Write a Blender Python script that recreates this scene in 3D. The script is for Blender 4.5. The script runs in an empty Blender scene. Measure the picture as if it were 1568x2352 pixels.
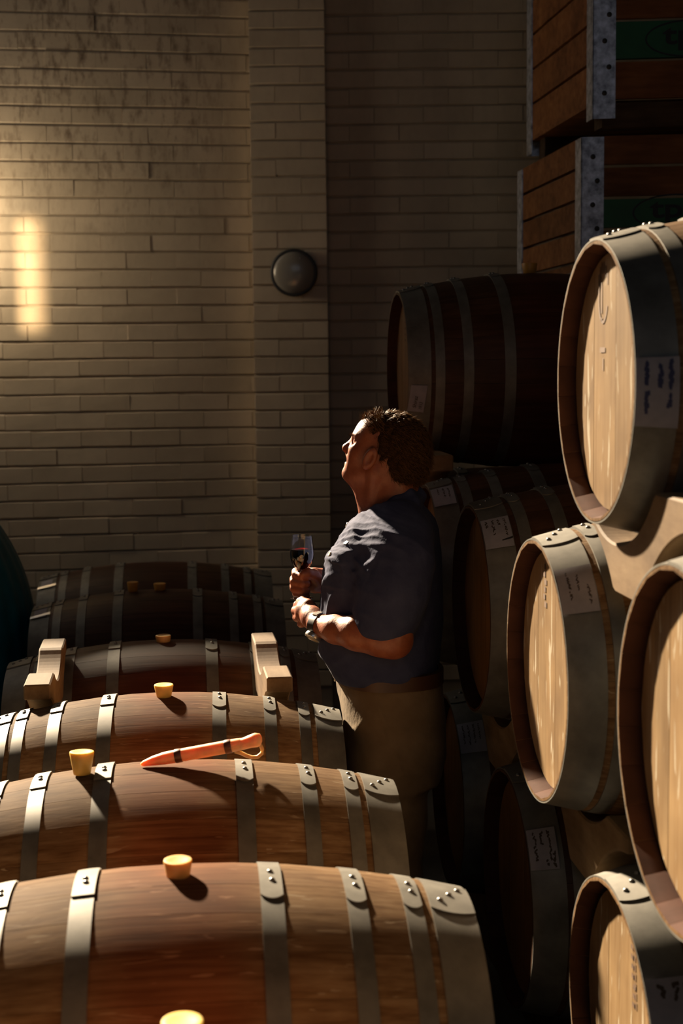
import bpy, bmesh, math, random
import numpy as np
import openvdb
from mathutils import Vector, Matrix

random.seed(7)
RNG = np.random.default_rng(11)
SC = bpy.context.scene
COL = SC.collection
R = math.radians

# ------------------------------------------------------------------ camera
cam_data = bpy.data.cameras.new('camera')
cam = bpy.data.objects.new('camera', cam_data)
COL.objects.link(cam)
cam_data.sensor_fit = 'VERTICAL'
cam_data.sensor_height = 36.0
cam_data.lens = 50.0
cam_data.clip_start = 0.05
cam.location = (0, 0, 1.83)
cam.rotation_euler = (Matrix.Rotation(R(90 - 5.8), 3, 'X') @ Matrix.Rotation(R(-0.67), 3, 'Z')).to_euler()
cam_data.dof.use_dof = True
cam_data.dof.focus_distance = 3.70
cam_data.dof.aperture_fstop = 4.0
SC.camera = cam

# ------------------------------------------------------------------ world, sun, window light, exposure
SC.view_settings.view_transform = 'Standard'
SC.view_settings.look = 'None'
SC.view_settings.gamma = 1.0
SC.view_settings.use_curve_mapping = False
SC.view_settings.exposure = 0.0
world = bpy.data.worlds.new('world')
SC.world = world
world.use_nodes = True
world.node_tree.nodes['Background'].inputs[0].default_value = (0.80, 0.86, 1.0, 1)
world.node_tree.nodes['Background'].inputs[1].default_value = 0.03

SUN_DIR = Vector((0.62, -1.0, -0.64)).normalized()       # direction the light travels
sun_data = bpy.data.lights.new('low_sun', 'SUN')
sun_data.energy = 30.0
sun_data.color = (1.0, 0.79, 0.54)
sun_data.angle = R(1.8)
sun = bpy.data.objects.new('low_sun', sun_data)
sun.rotation_euler = SUN_DIR.to_track_quat('-Z', 'Y').to_euler()
sun.location = (-6, 9, 8)
COL.objects.link(sun)

def area(name, loc, target, sx, sy, energy, color, spread=180):
    d = bpy.data.lights.new(name, 'AREA')
    d.shape = 'RECTANGLE'
    d.size, d.size_y = sx, sy
    d.energy = energy
    d.color = color
    d.spread = R(spread)
    o = bpy.data.objects.new(name, d)
    o.location = loc
    o.rotation_euler = (Vector(target) - Vector(loc)).to_track_quat('-Z', 'Y').to_euler()
    COL.objects.link(o)
    return o

# daylight coming in through the high window in the back wall
area('sky_window_back', (-3.3, 6.40, 4.6), (-1.2, 2.0, 1.0), 2.0, 2.2, 9, (1.0, 0.92, 0.82))
area('added_left_fill', (-2.9, 5.8, 2.9), (-1.4, 6.9, 2.4), 0.6, 1.4, 5.8, (1.0, 0.84, 0.64))  # added lamp, warms the left brick; the left wall has no window
# cool sky seen through the open doors behind the photographer
area('sky_doors', (0.2, -2.2, 4.3), (0.0, 5.0, 1.6), 2.6, 1.4, 6.5, (0.72, 0.84, 1.0))
# two added warm lamps that put a glow and a streak on the brick
area('added_wall_glow', (-1.93, 6.66, 2.50), (-1.66, 6.95, 2.46), 0.12, 0.50, 10.0, (1.0, 0.76, 0.48))
area('added_wall_streak', (-1.84, 6.42, 2.32), (-1.492, 6.92, 2.29), 0.012, 0.52, 0.55, (1.0, 0.70, 0.38), 13)


SC.cycles.use_denoising = True
SC.cycles.max_bounces = 8
SC.cycles.caustics_refractive = False
SC.cycles.caustics_reflective = False
SC.cycles.sample_clamp_indirect = 4.0


# ------------------------------------------------------------------ helpers
def tag(o, label=None, cat=None, group=None, kind=None):
    if label: o['label'] = label
    if cat: o['category'] = cat
    if group: o['group'] = group
    if kind: o['kind'] = kind
    return o

def link(name, me, parent=None, mat=None):
    o = bpy.data.objects.new(name, me)
    COL.objects.link(o)
    if parent is not None:
        o.parent = parent
    if mat is not None and len(me.materials) == 0:
        mats = mat if isinstance(mat, (list, tuple)) else [mat]
        for m in mats:
            me.materials.append(m)
    return o

def empty(name, loc=(0, 0, 0), rz=0.0):
    o = bpy.data.objects.new(name, None)
    o.empty_display_size = 0.05
    o.location = loc
    o.rotation_euler = (0, 0, rz)
    COL.objects.link(o)
    return o

def pymesh(name, verts, faces, smooth=None, mat_idx=None):
    me = bpy.data.meshes.new(name)
    me.from_pydata([tuple(v) for v in verts], [], faces)
    if mat_idx is not None:
        me.polygons.foreach_set('material_index', mat_idx)
    bm = bmesh.new(); bm.from_mesh(me)
    bmesh.ops.recalc_face_normals(bm, faces=bm.faces)
    bm.to_mesh(me); bm.free()
    if smooth is not None:
        me.polygons.foreach_set('use_smooth', [True] * len(me.polygons))
        me.set_sharp_from_angle(angle=R(smooth))
    me.update()
    return me

def copy_tree(o, parent=None):
    c = o.copy()
    COL.objects.link(c)
    c.parent = parent
    for ch in list(o.children):
        copy_tree(ch, c)
    return c

class MB:
    """collects simple solids into one mesh"""
    def __init__(self):
        self.v, self.f = [], []
    def add(self, vs, fs):
        n = len(self.v)
        self.v += [tuple(p) for p in vs]
        self.f += [tuple(i + n for i in f) for f in fs]
        return self
    def box(self, c, s, rot=None, bev=0.0):
        x, y, z = (k / 2 for k in s)
        b = min(bev, x * .9, y * .9, z * .9)
        if b <= 0:
            vs = [Vector((i * x, j * y, k * z)) for i in (-1, 1) for j in (-1, 1) for k in (-1, 1)]
            fs = [(0, 1, 3, 2), (4, 6, 7, 5), (0, 4, 5, 1), (2, 3, 7, 6), (0, 2, 6, 4), (1, 5, 7, 3)]
        else:
            bm = bmesh.new()
            bmesh.ops.create_cube(bm, size=1.0)
            bmesh.ops.scale(bm, vec=s, verts=bm.verts)
            bmesh.ops.bevel(bm, geom=list(bm.edges), offset=b, segments=1, affect='EDGES')
            bm.verts.ensure_lookup_table()
            vs = [v.co.copy() for v in bm.verts]
            fs = [tuple(v.index for v in f.verts) for f in bm.faces]
            bm.free()
        if rot is not None:
            vs = [rot @ v for v in vs]
        c = Vector(c)
        return self.add([v + c for v in vs], fs)
    def lathe(self, prof, seg=24, M=None, closed=False):
        vs, fs = [], []
        for (r, z) in prof:
            for k in range(seg):
                a = 2 * math.pi * k / seg
                vs.append(Vector((r * math.cos(a), r * math.sin(a), z)))
        n = len(prof)
        rng = range(n) if closed else range(n - 1)
        for i in rng:
            j = (i + 1) % n
            for k in range(seg):
                l = (k + 1) % seg
                fs.append((i * seg + k, i * seg + l, j * seg + l, j * seg + k))
        if not closed:
            if prof[0][0] > 1e-6: fs.append(tuple(range(seg))[::-1])
            if prof[-1][0] > 1e-6: fs.append(tuple((n - 1) * seg + k for k in range(seg)))
        if M is not None:
            vs = [M @ v for v in vs]
        return self.add(vs, fs)
    def tube(self, pts, rad, seg=8, closed=False):
        pts = [Vector(p) for p in pts]
        n = len(pts)
        rads = rad if isinstance(rad, (list, tuple)) else [rad] * n
        vs, fs = [], []
        up = Vector((0.13, 0.31, 0.94)).normalized()
        for i, p in enumerate(pts):
            a = pts[(i - 1) % n] if (closed or i > 0) else p
            b = pts[(i + 1) % n] if (closed or i < n - 1) else p
            t = (b - a).normalized()
            u = t.cross(up)
            if u.length < 1e-4: u = t.cross(Vector((1, 0, 0)))
            u.normalize(); w = t.cross(u)
            for k in range(seg):
                q = 2 * math.pi * k / seg
                vs.append(p + (u * math.cos(q) + w * math.sin(q)) * rads[i])
        for i in range(n if closed else n - 1):
            j = (i + 1) % n
            for k in range(seg):
                l = (k + 1) % seg
                fs.append((i * seg + k, i * seg + l, j * seg + l, j * seg + k))
        if not closed:
            fs.append(tuple(range(seg))[::-1]); fs.append(tuple((n - 1) * seg + k for k in range(seg)))
        return self.add(vs, fs)
    def prism(self, poly, y0, y1, axis='Y'):
        n = len(poly)
        if axis == 'Y':
            vs = [(a, y0, b) for a, b in poly] + [(a, y1, b) for a, b in poly]
        elif axis == 'X':
            vs = [(y0, a, b) for a, b in poly] + [(y1, a, b) for a, b in poly]
        else:
            vs = [(a, b, y0) for a, b in poly] + [(a, b, y1) for a, b in poly]
        fs = [tuple(range(n)), tuple(range(n, 2 * n))[::-1]]
        fs += [(i, (i + 1) % n, n + (i + 1) % n, n + i) for i in range(n)]
        return self.add(vs, fs)
    def build(self, name, mat, parent=None, smooth=None):
        return link(name, pymesh(name, self.v, self.f, smooth), parent, mat)

# ------------------------------------------------------------------ materials
def nt(name):
    m = bpy.data.materials.new(name)
    m.use_nodes = True
    t = m.node_tree
    b = t.nodes['Principled BSDF']
    return m, t, b

def N(t, kind, **kw):
    n = t.nodes.new(kind)
    for k, v in kw.items():
        if k in n.inputs: n.inputs[k].default_value = v
        else: setattr(n, k, v)
    return n

def ramp(t, fac, stops):
    r = t.nodes.new('ShaderNodeValToRGB')
    el = r.color_ramp.elements
    while len(el) > 1: el.remove(el[-1])
    el[0].position, el[0].color = stops[0][0], (*stops[0][1], 1)
    for p, c in stops[1:]:
        e = el.new(p); e.color = (*c, 1)
    t.links.new(fac, r.inputs[0])
    return r.outputs[0]

def coords(t, scale=(1, 1, 1), kind='Object', jitter=True):
    tc = t.nodes.new('ShaderNodeTexCoord')
    mp = t.nodes.new('ShaderNodeMapping')
    mp.inputs['Scale'].default_value = scale
    t.links.new(tc.outputs[kind], mp.inputs['Vector'])
    if jitter:
        oi = t.nodes.new('ShaderNodeObjectInfo')
        ml = N(t, 'ShaderNodeMath', operation='MULTIPLY'); ml.inputs[1].default_value = 37.0
        t.links.new(oi.outputs['Random'], ml.inputs[0])
        cx = t.nodes.new('ShaderNodeCombineXYZ')
        for i in range(3): t.links.new(ml.outputs[0], cx.inputs[i])
        t.links.new(cx.outputs[0], mp.inputs['Location'])
    return mp.outputs[0]

def mix(t, a, b, fac, mode='MIX'):
    m = t.nodes.new('ShaderNodeMix')
    m.data_type = 'RGBA'; m.blend_type = mode
    for sock, v in ((m.inputs[0], fac), (m.inputs[6], a), (m.inputs[7], b)):
        if hasattr(v, 'is_linked'): t.links.new(v, sock)
        elif isinstance(v, (int, float)): sock.default_value = v
        else: sock.default_value = (*v, 1)
    return m.outputs[2]

def bump(t, b, h, strength, dist=0.002):
    bp = N(t, 'ShaderNodeBump'); bp.inputs['Strength'].default_value = strength
    bp.inputs['Distance'].default_value = dist
    t.links.new(h, bp.inputs['Height']); t.links.new(bp.outputs[0], b.inputs['Normal'])

def wood(name, dark, mid, light, scale=(3, 60, 60), rough=.6, vary=.25, flecks=None, stain=None, spec=.16, k=.42):
    dark, mid, light = (tuple(c * k for c in q) for q in (dark, mid, light))
    if flecks: flecks = (flecks[0], tuple(c * k for c in flecks[1]), flecks[2])
    m, t, b = nt(name)
    co = coords(t, scale)
    no = N(t, 'ShaderNodeTexNoise', Scale=1.0, Detail=6.0, Roughness=.62)
    t.links.new(co, no.inputs['Vector'])
    c = ramp(t, no.outputs[0], [(.28, dark), (.5, mid), (.72, light)])
    co2 = coords(t, (4, 4, 4))
    n2 = N(t, 'ShaderNodeTexNoise', Scale=1.6, Detail=3.0)
    t.links.new(co2, n2.inputs['Vector'])
    c = mix(t, c, ramp(t, n2.outputs[0], [(.3, (.62, .58, .56)), (.7, (1.12, 1.1, 1.06))]), .8, 'MULTIPLY')
    oi = t.nodes.new('ShaderNodeObjectInfo')
    c = mix(t, c, ramp(t, oi.outputs['Random'], [(0, (1 - vary, 1 - vary * 1.1, 1 - vary * 1.2)), (1, (1.08, 1.06, 1.04))]), 1.0, 'MULTIPLY')
    if flecks:
        fs, fcol, thr = flecks
        cf = coords(t, fs)
        fn = N(t, 'ShaderNodeTexNoise', Scale=1.0, Detail=2.5, Distortion=.9)
        t.links.new(cf, fn.inputs['Vector'])
        fm = ramp(t, fn.outputs[0], [(thr, (0, 0, 0)), (thr + .035, (1, 1, 1))])
        c = mix(t, c, fcol, fm)
    if stain:
        scol, half = stain
        tc = t.nodes.new('ShaderNodeTexCoord')
        sp = t.nodes.new('ShaderNodeSeparateXYZ'); t.links.new(tc.outputs['Object'], sp.inputs[0])
        ab = N(t, 'ShaderNodeMath', operation='ABSOLUTE'); t.links.new(sp.outputs[0], ab.inputs[0])
        n3 = N(t, 'ShaderNodeTexNoise', Scale=9.0, Detail=4.0); t.links.new(coords(t, (1, 1, 1)), n3.inputs['Vector'])
        ad = N(t, 'ShaderNodeMath', operation='MULTIPLY_ADD'); ad.inputs[1].default_value = .16; ad.inputs[2].default_value = -.08
        t.links.new(n3.outputs[0], ad.inputs[0])
        s2 = N(t, 'ShaderNodeMath', operation='ADD'); t.links.new(ab.outputs[0], s2.inputs[0]); t.links.new(ad.outputs[0], s2.inputs[1])
        fm = ramp(t, s2.outputs[0], [(half * .35, (1, 1, 1)), (half, (0, 0, 0))])
        c = mix(t, c, mix(t, c, scol, 1.0, 'MULTIPLY'), fm)
    t.links.new(c, b.inputs['Base Color'])
    b.inputs['Roughness'].default_value = rough
    b.inputs['Specular IOR Level'].default_value = spec
    b.inputs['Diffuse Roughness'].default_value = .7
    bump(t, b, no.outputs[0], .35, .0012)
    return m

def plain(name, col, rough=.6, metal=0.0, noise=None, spec=.4, bumps=None):
    m, t, b = nt(name)
    if noise:
        sc, lo, hi = noise
        n = N(t, 'ShaderNodeTexNoise', Scale=sc, Detail=5.0, Roughness=.6)
        t.links.new(coords(t), n.inputs['Vector'])
        c = mix(t, col, ramp(t, n.outputs[0], [(.3, (lo,) * 3), (.7, (hi,) * 3)]), 1.0, 'MULTIPLY')
        t.links.new(c, b.inputs['Base Color'])
        if bumps: bump(t, b, n.outputs[0], bumps[0], bumps[1])
    else:
        b.inputs['Base Color'].default_value = (*col, 1)
    b.inputs['Roughness'].default_value = rough
    b.inputs['Metallic'].default_value = metal
    b.inputs['Specular IOR Level'].default_value = spec
    return m

M = {}
M['stave'] = wood('oak_stave', (.27, .14, .060), (.50, .305, .155), (.68, .46, .26), (3.2, 80, 80), .72, .07,
                  flecks=((10, 75, 75), (.74, .54, .34), .66), stain=((.90, .62, .54), .17), spec=.04)
M['stave_dark'] = wood('shaded_oak_stave', (.11, .050, .026), (.17, .080, .042), (.24, .12, .065), (2.2, 55, 55), .5, .25,
                       stain=((.9, .6, .55), .2))  # oak with shade put into the colour, for the barrels out of the sun
M['chime'] = plain('wine_stained_chime', (.052, .024, .017), .75, noise=(14, .7, 1.25), spec=.08)
M['head'] = wood('oak_head', (.44, .28, .135), (.56, .38, .20), (.63, .45, .25), (60, 75, 4), .5, .10,
                 flecks=((60, 55, 7), (.95, .85, .66), .625), k=.60)
M['head_dark'] = wood('shaded_oak_head', (.30, .15, .05), (.40, .21, .075), (.46, .26, .10), (60, 75, 4), .5, .10)  # darker head oak, shade coloured in for the unlit barrels
M['hoop'] = plain('galvanised_hoop', (.135, .130, .116), .5, .2, noise=(16, .65, 1.2), spec=.25)
M['rivet'] = plain('rivet_steel', (.16, .155, .15), .35, .8)
M['label'] = plain('paper_label', (.25, .24, .27), .8, noise=(30, .85, 1.08))
M['ink'] = plain('ink', (.045, .030, .018), .7)
M['ink_blue'] = plain('blue_ink', (.03, .035, .09), .7)
M['brand'] = plain('burnt_brand', (.075, .038, .018), .8, noise=(60, .5, 1.3))
M['timber'] = wood('sawn_timber', (.34, .215, .11), (.46, .31, .17), (.58, .42, .25), (25, 6, 25), .75, .1, k=.50)
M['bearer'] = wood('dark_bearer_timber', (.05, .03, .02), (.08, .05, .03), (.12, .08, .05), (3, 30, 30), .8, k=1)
M['bin_plank'] = wood('bin_plank', (.16, .062, .02), (.26, .11, .037), (.34, .155, .06), (3, 26, 30), .6, .22, k=1)
M['bin_green'] = plain('green_paint', (.004, .085, .022), .5, noise=(12, .8, 1.15))
M['bin_mark'] = plain('black_stencil', (.012, .014, .016), .6)
M['galv'] = plain('galvanised_post', (.42, .44, .50), .42, .6, noise=(34, .35, 1.35))
M['bolt'] = plain('bolt_dark', (.05, .05, .05), .5, .6)
M['floor'] = plain('concrete_floor', (.10, .095, .085), .8, noise=(5, .7, 1.2), bumps=(.3, .004))
M['ceiling'] = plain('ceiling_sheet', (.16, .15, .14), .8)
M['teal'] = plain('teal_plastic', (.003, .105, .16), .45, noise=(7, .7, 1.2))
M['lamp_rim'] = plain('lamp_rim_dark', (.02, .022, .026), .5)
M['lamp_dome'] = plain('lamp_diffuser', (.20, .19, .17), .22, spec=.6)
M['leather'] = plain('belt_leather', (.05, .022, .012), .45)
M['shoe'] = plain('shoe_leather', (.03, .02, .014), .5)
M['buckle'] = plain('buckle', (.4, .36, .3), .3, 1.0)
M['watch_steel'] = plain('watch_steel', (.55, .54, .52), .28, .9)
M['watch_strap'] = plain('watch_strap', (.03, .03, .035), .5)
M['watch_dial'] = plain('watch_dial', (.30, .25, .17), .35)
M['eye'] = plain('eye', (.55, .52, .48), .15)
M['button'] = plain('shirt_button', (.55, .48, .36), .4)

def brick_material():
    m, t, b = nt('painted_brick')
    oi = t.nodes.new('ShaderNodeObjectInfo')
    tint = ramp(t, oi.outputs['Random'], [(0, (.40, .345, .265)), (1, (.46, .40, .315))])
    geo = t.nodes.new('ShaderNodeNewGeometry')
    n1 = N(t, 'ShaderNodeTexNoise', Scale=2.3, Detail=6.0, Roughness=.65)
    t.links.new(geo.outputs['Position'], n1.inputs['Vector'])
    c = mix(t, tint, ramp(t, n1.outputs[0], [(.3, (.80, .79, .77)), (.7, (1.08, 1.06, 1.04))]), 1.0, 'MULTIPLY')
    # grime specks and vertical drips, thickest high up on the wall
    mp = N(t, 'ShaderNodeMapping'); mp.inputs['Scale'].default_value = (26, 26, 9)
    t.links.new(geo.outputs['Position'], mp.inputs['Vector'])
    n2 = N(t, 'ShaderNodeTexNoise', Scale=1.0, Detail=5.0, Roughness=.7); t.links.new(mp.outputs[0], n2.inputs['Vector'])
    sp = t.nodes.new('ShaderNodeSeparateXYZ'); t.links.new(geo.outputs['Position'], sp.inputs[0])
    mr = N(t, 'ShaderNodeMapRange'); mr.inputs[1].default_value = 2.3; mr.inputs[2].default_value = 3.1
    mr.inputs[3].default_value = 0.0; mr.inputs[4].default_value = 1.0
    t.links.new(sp.outputs[2], mr.inputs[0])
    mx = N(t, 'ShaderNodeMapRange'); mx.inputs[1].default_value = -.45; mx.inputs[2].default_value = -.75
    mx.inputs[3].default_value = 0.12; mx.inputs[4].default_value = 1.0
    t.links.new(sp.outputs[0], mx.inputs[0])
    mm = N(t, 'ShaderNodeMath', operation='MULTIPLY'); t.links.new(mr.outputs[0], mm.inputs[0]); t.links.new(mx.outputs[0], mm.inputs[1])
    fm = ramp(t, n2.outputs[0], [(.50, (0, 0, 0)), (.72, (1, 1, 1))])
    m2 = N(t, 'ShaderNodeMath', operation='MULTIPLY'); t.links.new(fm, m2.inputs[0]); t.links.new(mm.outputs[0], m2.inputs[1])
    c = mix(t, c, (.10, .065, .04), m2.outputs[0])
    t.links.new(c, b.inputs['Base Color'])
    b.inputs['Roughness'].default_value = .62
    n4 = N(t, 'ShaderNodeTexNoise', Scale=55.0, Detail=3.0); t.links.new(geo.outputs['Position'], n4.inputs['Vector'])
    bump(t, b, n4.outputs[0], .25, .003)
    return m
M['brick'] = brick_material()
M['mortar'] = plain('painted_mortar', (.40, .34, .26), .8, noise=(9, .8, 1.1))
M['plaster'] = plain('painted_wall', (.40, .35, .28), .8, noise=(2, .85, 1.1))

def skin_material():
    m, t, b = nt('skin')
    n = N(t, 'ShaderNodeTexNoise', Scale=45.0, Detail=5.0); t.links.new(coords(t, jitter=False), n.inputs['Vector'])
    c = ramp(t, n.outputs[0], [(.3, (.19, .050, .021)), (.55, (.245, .075, .034)), (.75, (.29, .102, .050))])
    t.links.new(c, b.inputs['Base Color'])
    b.inputs['Roughness'].default_value = .48
    b.inputs['Subsurface Weight'].default_value = .22
    b.inputs['Subsurface Radius'].default_value = (.010, .004, .002)
    b.inputs['Subsurface Scale'].default_value = 1.0
    n2 = N(t, 'ShaderNodeTexNoise', Scale=160.0, Detail=3.0); t.links.new(coords(t, jitter=False), n2.inputs['Vector'])
    bump(t, b, n2.outputs[0], .35, .002)
    return m
M['skin'] = skin_material()
def cloth(name, a, b_, sc, bs):
    m, t, b = nt(name)
    n = N(t, 'ShaderNodeTexNoise', Scale=sc, Detail=4.0); t.links.new(coords(t, jitter=False), n.inputs['Vector'])
    t.links.new(ramp(t, n.outputs[0], [(.3, a), (.7, b_)]), b.inputs['Base Color'])
    b.inputs['Roughness'].default_value = .85
    b.inputs['Sheen Weight'].default_value = .03
    b.inputs['Specular IOR Level'].default_value = .12
    b.inputs['Sheen Roughness'].default_value = .4
    w = N(t, 'ShaderNodeTexNoise', Scale=bs, Detail=4.0); t.links.new(coords(t, jitter=False), w.inputs['Vector'])
    bump(t, b, w.outputs[0], .5, .004)
    return m
M['shirt'] = cloth('navy_shirt_cotton', (.029, .036, .082), (.043, .052, .104), 30, 55)
M['trousers'] = cloth('khaki_trousers', (.115, .080, .046), (.155, .112, .068), 22, 60)
M['hair'] = plain('hair_base', (.026, .012, .005), .9, noise=(60, .6, 1.3), spec=.1)
def strand_material():
    m, t, b = nt('hair_strands')
    b.inputs['Base Color'].default_value = (.095, .044, .013, 1)
    b.inputs['Roughness'].default_value = .5
    b.inputs['Specular IOR Level'].default_value = .2
    return m
M['strand'] = strand_material()

def glassy(name, col, rough=0.0, ior=1.5):
    m, t, b = nt(name)
    b.inputs['Base Color'].default_value = (*col, 1)
    b.inputs['Transmission Weight'].default_value = 1.0
    b.inputs['Roughness'].default_value = rough
    b.inputs['IOR'].default_value = ior
    return m
M['glass'] = glassy('clear_glass', (1, 1, 1))
def wine_material():
    m, t, b = nt('red_wine')
    b.inputs['Base Color'].default_value = (.95, .25, .28, 1)
    b.inputs['Transmission Weight'].default_value = 1.0
    b.inputs['Roughness'].default_value = 0.0
    b.inputs['IOR'].default_value = 1.34
    va = N(t, 'ShaderNodeVolumeAbsorption'); va.inputs['Color'].default_value = (.55, .0, .035, 1)
    va.inputs['Density'].default_value = 140.0
    t.links.new(va.outputs[0], t.nodes['Material Output'].inputs['Volume'])
    return m
M['wine'] = wine_material()
def silicone(name, col, sss=.6, radius=(.02, .014, .004), trans=0.0):
    m, t, b = nt(name)
    n = N(t, 'ShaderNodeTexNoise', Scale=40.0, Detail=4.0); t.links.new(coords(t), n.inputs['Vector'])
    c = mix(t, col, ramp(t, n.outputs[0], [(.35, (.86,) * 3), (.65, (1.06,) * 3)]), 1.0, 'MULTIPLY')
    t.links.new(c, b.inputs['Base Color'])
    b.inputs['Subsurface Weight'].default_value = sss
    b.inputs['Subsurface Radius'].default_value = radius
    b.inputs['Subsurface Scale'].default_value = 1.0
    b.inputs['Roughness'].default_value = .42
    if trans: b.inputs['Transmission Weight'].default_value = trans
    return m
M['bung'] = silicone('yellow_silicone', (.56, .41, .11))
M['bung_amber'] = silicone('amber_silicone', (.46, .27, .09))
M['bung_old'] = silicone('ochre_silicone', (.50, .25, .04), .3)
M['thief'] = silicone('translucent_thief_plastic', (.72, .42, .22), .7, (.03, .014, .007))
M['loop'] = silicone('thief_handle', (.40, .30, .17), .4)
M['thief_ring'] = silicone('thief_ring_brown', (.12, .037, .016), .4, (.015, .006, .003))

# ------------------------------------------------------------------ setting: floor, walls, ceiling
def slab(name, c, s, mat, kind='structure'):
    o = MB().box(c, s).build(name, mat)
    o['kind'] = kind
    return o
slab('floor', (-.75, 2.5, -.06), (9.0, 10.4, .12), M['floor'])
slab('ceiling', (-.75, 2.5, 6.26), (9.0, 10.4, .12), M['ceiling'])
slab('wall_side_right', (3.6, 2.5, 3.1), (.12, 10.4, 6.2), M['plaster'])

CH = .0860                       # one course with its bed joint
def brick_mesh(name, L, seed):
    rr = random.Random(seed)
    h, d, c = .0785, .030, .005
    def j(a): return rr.uniform(-a, a)
    v = []
    for (y, ins) in ((d, 0), (c * .8, 0), (0, c * .8)):
        for (sx, sz) in ((-1, -1), (1, -1), (1, 1), (-1, 1)):
            v.append((sx * (L / 2 - ins * .25) + j(.0004), y + (j(.0016) if y == 0 else 0), sz * (h / 2 - ins) + j(.0012)))
    f = [(8, 9, 10, 11)]
    for a, b in ((0, 4), (4, 8)):
        for k in range(4):
            l = (k + 1) % 4
            f.append((a + k, a + l, b + l, b + k))
    me = pymesh(name, v, f)
    me.materials.append(M['brick'])
    return me
BRICKS = {}
def get_brick(L):
    key = round(L, 3)
    if key not in BRICKS:
        BRICKS[key] = [brick_mesh('brick', L, int(key * 1000) + k) for k in range(4)]
    return random.choice(BRICKS[key])

def brick_wall(name, x0, x1, origin, rz, z0, z1, bl=.24, backs=None):
    """origin: plan point at local x=0; front face looks towards local -Y. bricks fill local x0..x1."""
    root = MB()
    for (a, b, c, d) in (backs or [(x0, x1, 0, 5.0)]):
        root.box(((a + b) / 2, .07, (c + d) / 2), (b - a, .12, d - c))
    w = root.build(name, M['mortar'])
    w.location = origin; w.rotation_euler = (0, 0, rz)
    w['kind'] = 'structure'
    n = int(round((z1 - z0) / CH))
    for i in range(n):
        z = z0 + (i + .5) * CH
        x = x0 - (bl / 2 if i % 2 else 0)
        while x < x1 - .01:
            a, b = max(x, x0), min(x + bl, x1)
            if b - a > .02:
                o = bpy.data.objects.new('brick', get_brick(b - a - .0006))
                COL.objects.link(o)
                o.parent = w
                o.location = ((a + b) / 2, -.001 + random.uniform(-.0012, .0012), z + random.uniform(-.0015, .0015))
                o.rotation_euler = (random.uniform(-.004, .004), random.uniform(-.0035, .0035), random.uniform(-.003, .003))
            x += bl
    return w
# left part of the back wall, turned a little towards the room; a high window sits just outside the frame
WLA = R(9.0)
brick_wall('wall_left', -1.36, .0, (-.40, 7.10, 0), WLA, .25, 3.86,
           backs=[(-1.36, .03, 0, 6.2), (-4.4, -1.36, 0, 2.58), (-4.4, -1.36, 5.8, 6.2), (-4.8, -4.4, 0, 6.2)])
brick_wall('trim_1', .0, .36, (-.415, 6.95, 0), 0.0, .25, 3.86, bl=.24, backs=[(0, .36, 0, 6.2)])
brick_wall('wall_right', .0, 1.15, (-.06, 7.06, 0), R(-.8), .25, 3.86, backs=[(0, 3.8, 0, 6.2)])
slab('wall_side_left', (-5.15, 1.6, 3.1), (.12, 9.0, 6.2), M['plaster'])

# round bulkhead light on the brick pier
bl = empty('bulkhead_light', (-.215, 6.93, 2.285)); bl.rotation_euler = (R(90), 0, 0)
tag(bl, 'round bulkhead light with dark rim and domed diffuser on the brick pier', 'light')
MB().lathe([(.108, 0), (.113, .012), (.113, .030), (.107, .038), (.100, .038), (.100, .02)], 40).build('rim', M['lamp_rim'], bl, 35)
MB().lathe([(.101, .030)] + [(.101 * math.cos(a), .030 + .034 * math.sin(a)) for a in np.linspace(.1, math.pi / 2 - .02, 8)] + [(1e-7, .064)], 40).build('diffuser', M['lamp_dome'], bl, 60)
MB().lathe([(.108, -.02), (.108, .0)], 32).build('back_box', M['lamp_rim'], bl, 40)
for (a, b) in ((-.022, .062), (.030, .066)):  # white dots modelled as the highlights on the dome
    MB().lathe([(.0042, .046), (.0042, .0535), (1e-7, .0545)], 10, Matrix.Translation((a, b, 0))).build('highlight_dot', M['label'], bl, 40)

# ------------------------------------------------------------------ barrels
LB, RB, RH, NST = .475, .335, .272, 26
def rad(s): return RB - (RB - RH) * (s / LB) ** 2
def pol(s, r, phi): return Vector((s, -r * math.sin(phi), r * math.cos(phi)))

def stave_mesh():
    xs = [-LB, -LB + .012, -LB + .040, -.36, -.27, -.18, -.09, 0, .09, .18, .27, .36, LB - .040, LB - .012, LB]
    half = math.pi / NST
    g = .0005
    cols = [-half + g / RB, -half + .006, -half / 3, half / 3, half - .006, half - g / RB * 1.0]
    v, f, mi = [], [], []
    for x in xs:
        for k, a in enumerate(cols):
            r = rad(x)
            if abs(abs(x) - LB) < 1e-6: r -= .002
            v.append(pol(x, r, a))
    nc = len(cols)
    base = len(v)
    for x in xs:
        e = LB - abs(x)
        th = .027 if e > .039 else .0065 + .0205 * (e / .040)
        for a in (cols[0], cols[-1]):
            v.append(pol(x, rad(x) - th, a))
    for i in range(len(xs) - 1):
        for k in range(nc - 1):
            f.append((i * nc + k, i * nc + k + 1, (i + 1) * nc + k + 1, (i + 1) * nc + k)); mi.append(0)
        a, b = base + i * 2, base + (i + 1) * 2
        f.append((a, b, b + 1, a + 1)); mi.append(1)
        f.append((i * nc, (i + 1) * nc, b, a)); mi.append(0)
        f.append((i * nc + nc - 1, a + 1, b + 1, (i + 1) * nc + nc - 1)); mi.append(0)
    for i, ia in ((0, base), (len(xs) - 1, base + 2 * (len(xs) - 1))):
        f.append(tuple(i * nc + k for k in range(nc)) + (ia + 1, ia)); mi.append(0)
    me = pymesh('stave', v, f, 30, mi)
    return me
STAVE = stave_mesh()
STAVE.materials.append(M['stave']); STAVE.materials.append(M['chime'])
STAVE_D = STAVE.copy(); STAVE_D.materials[0] = M['stave_dark']

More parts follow.
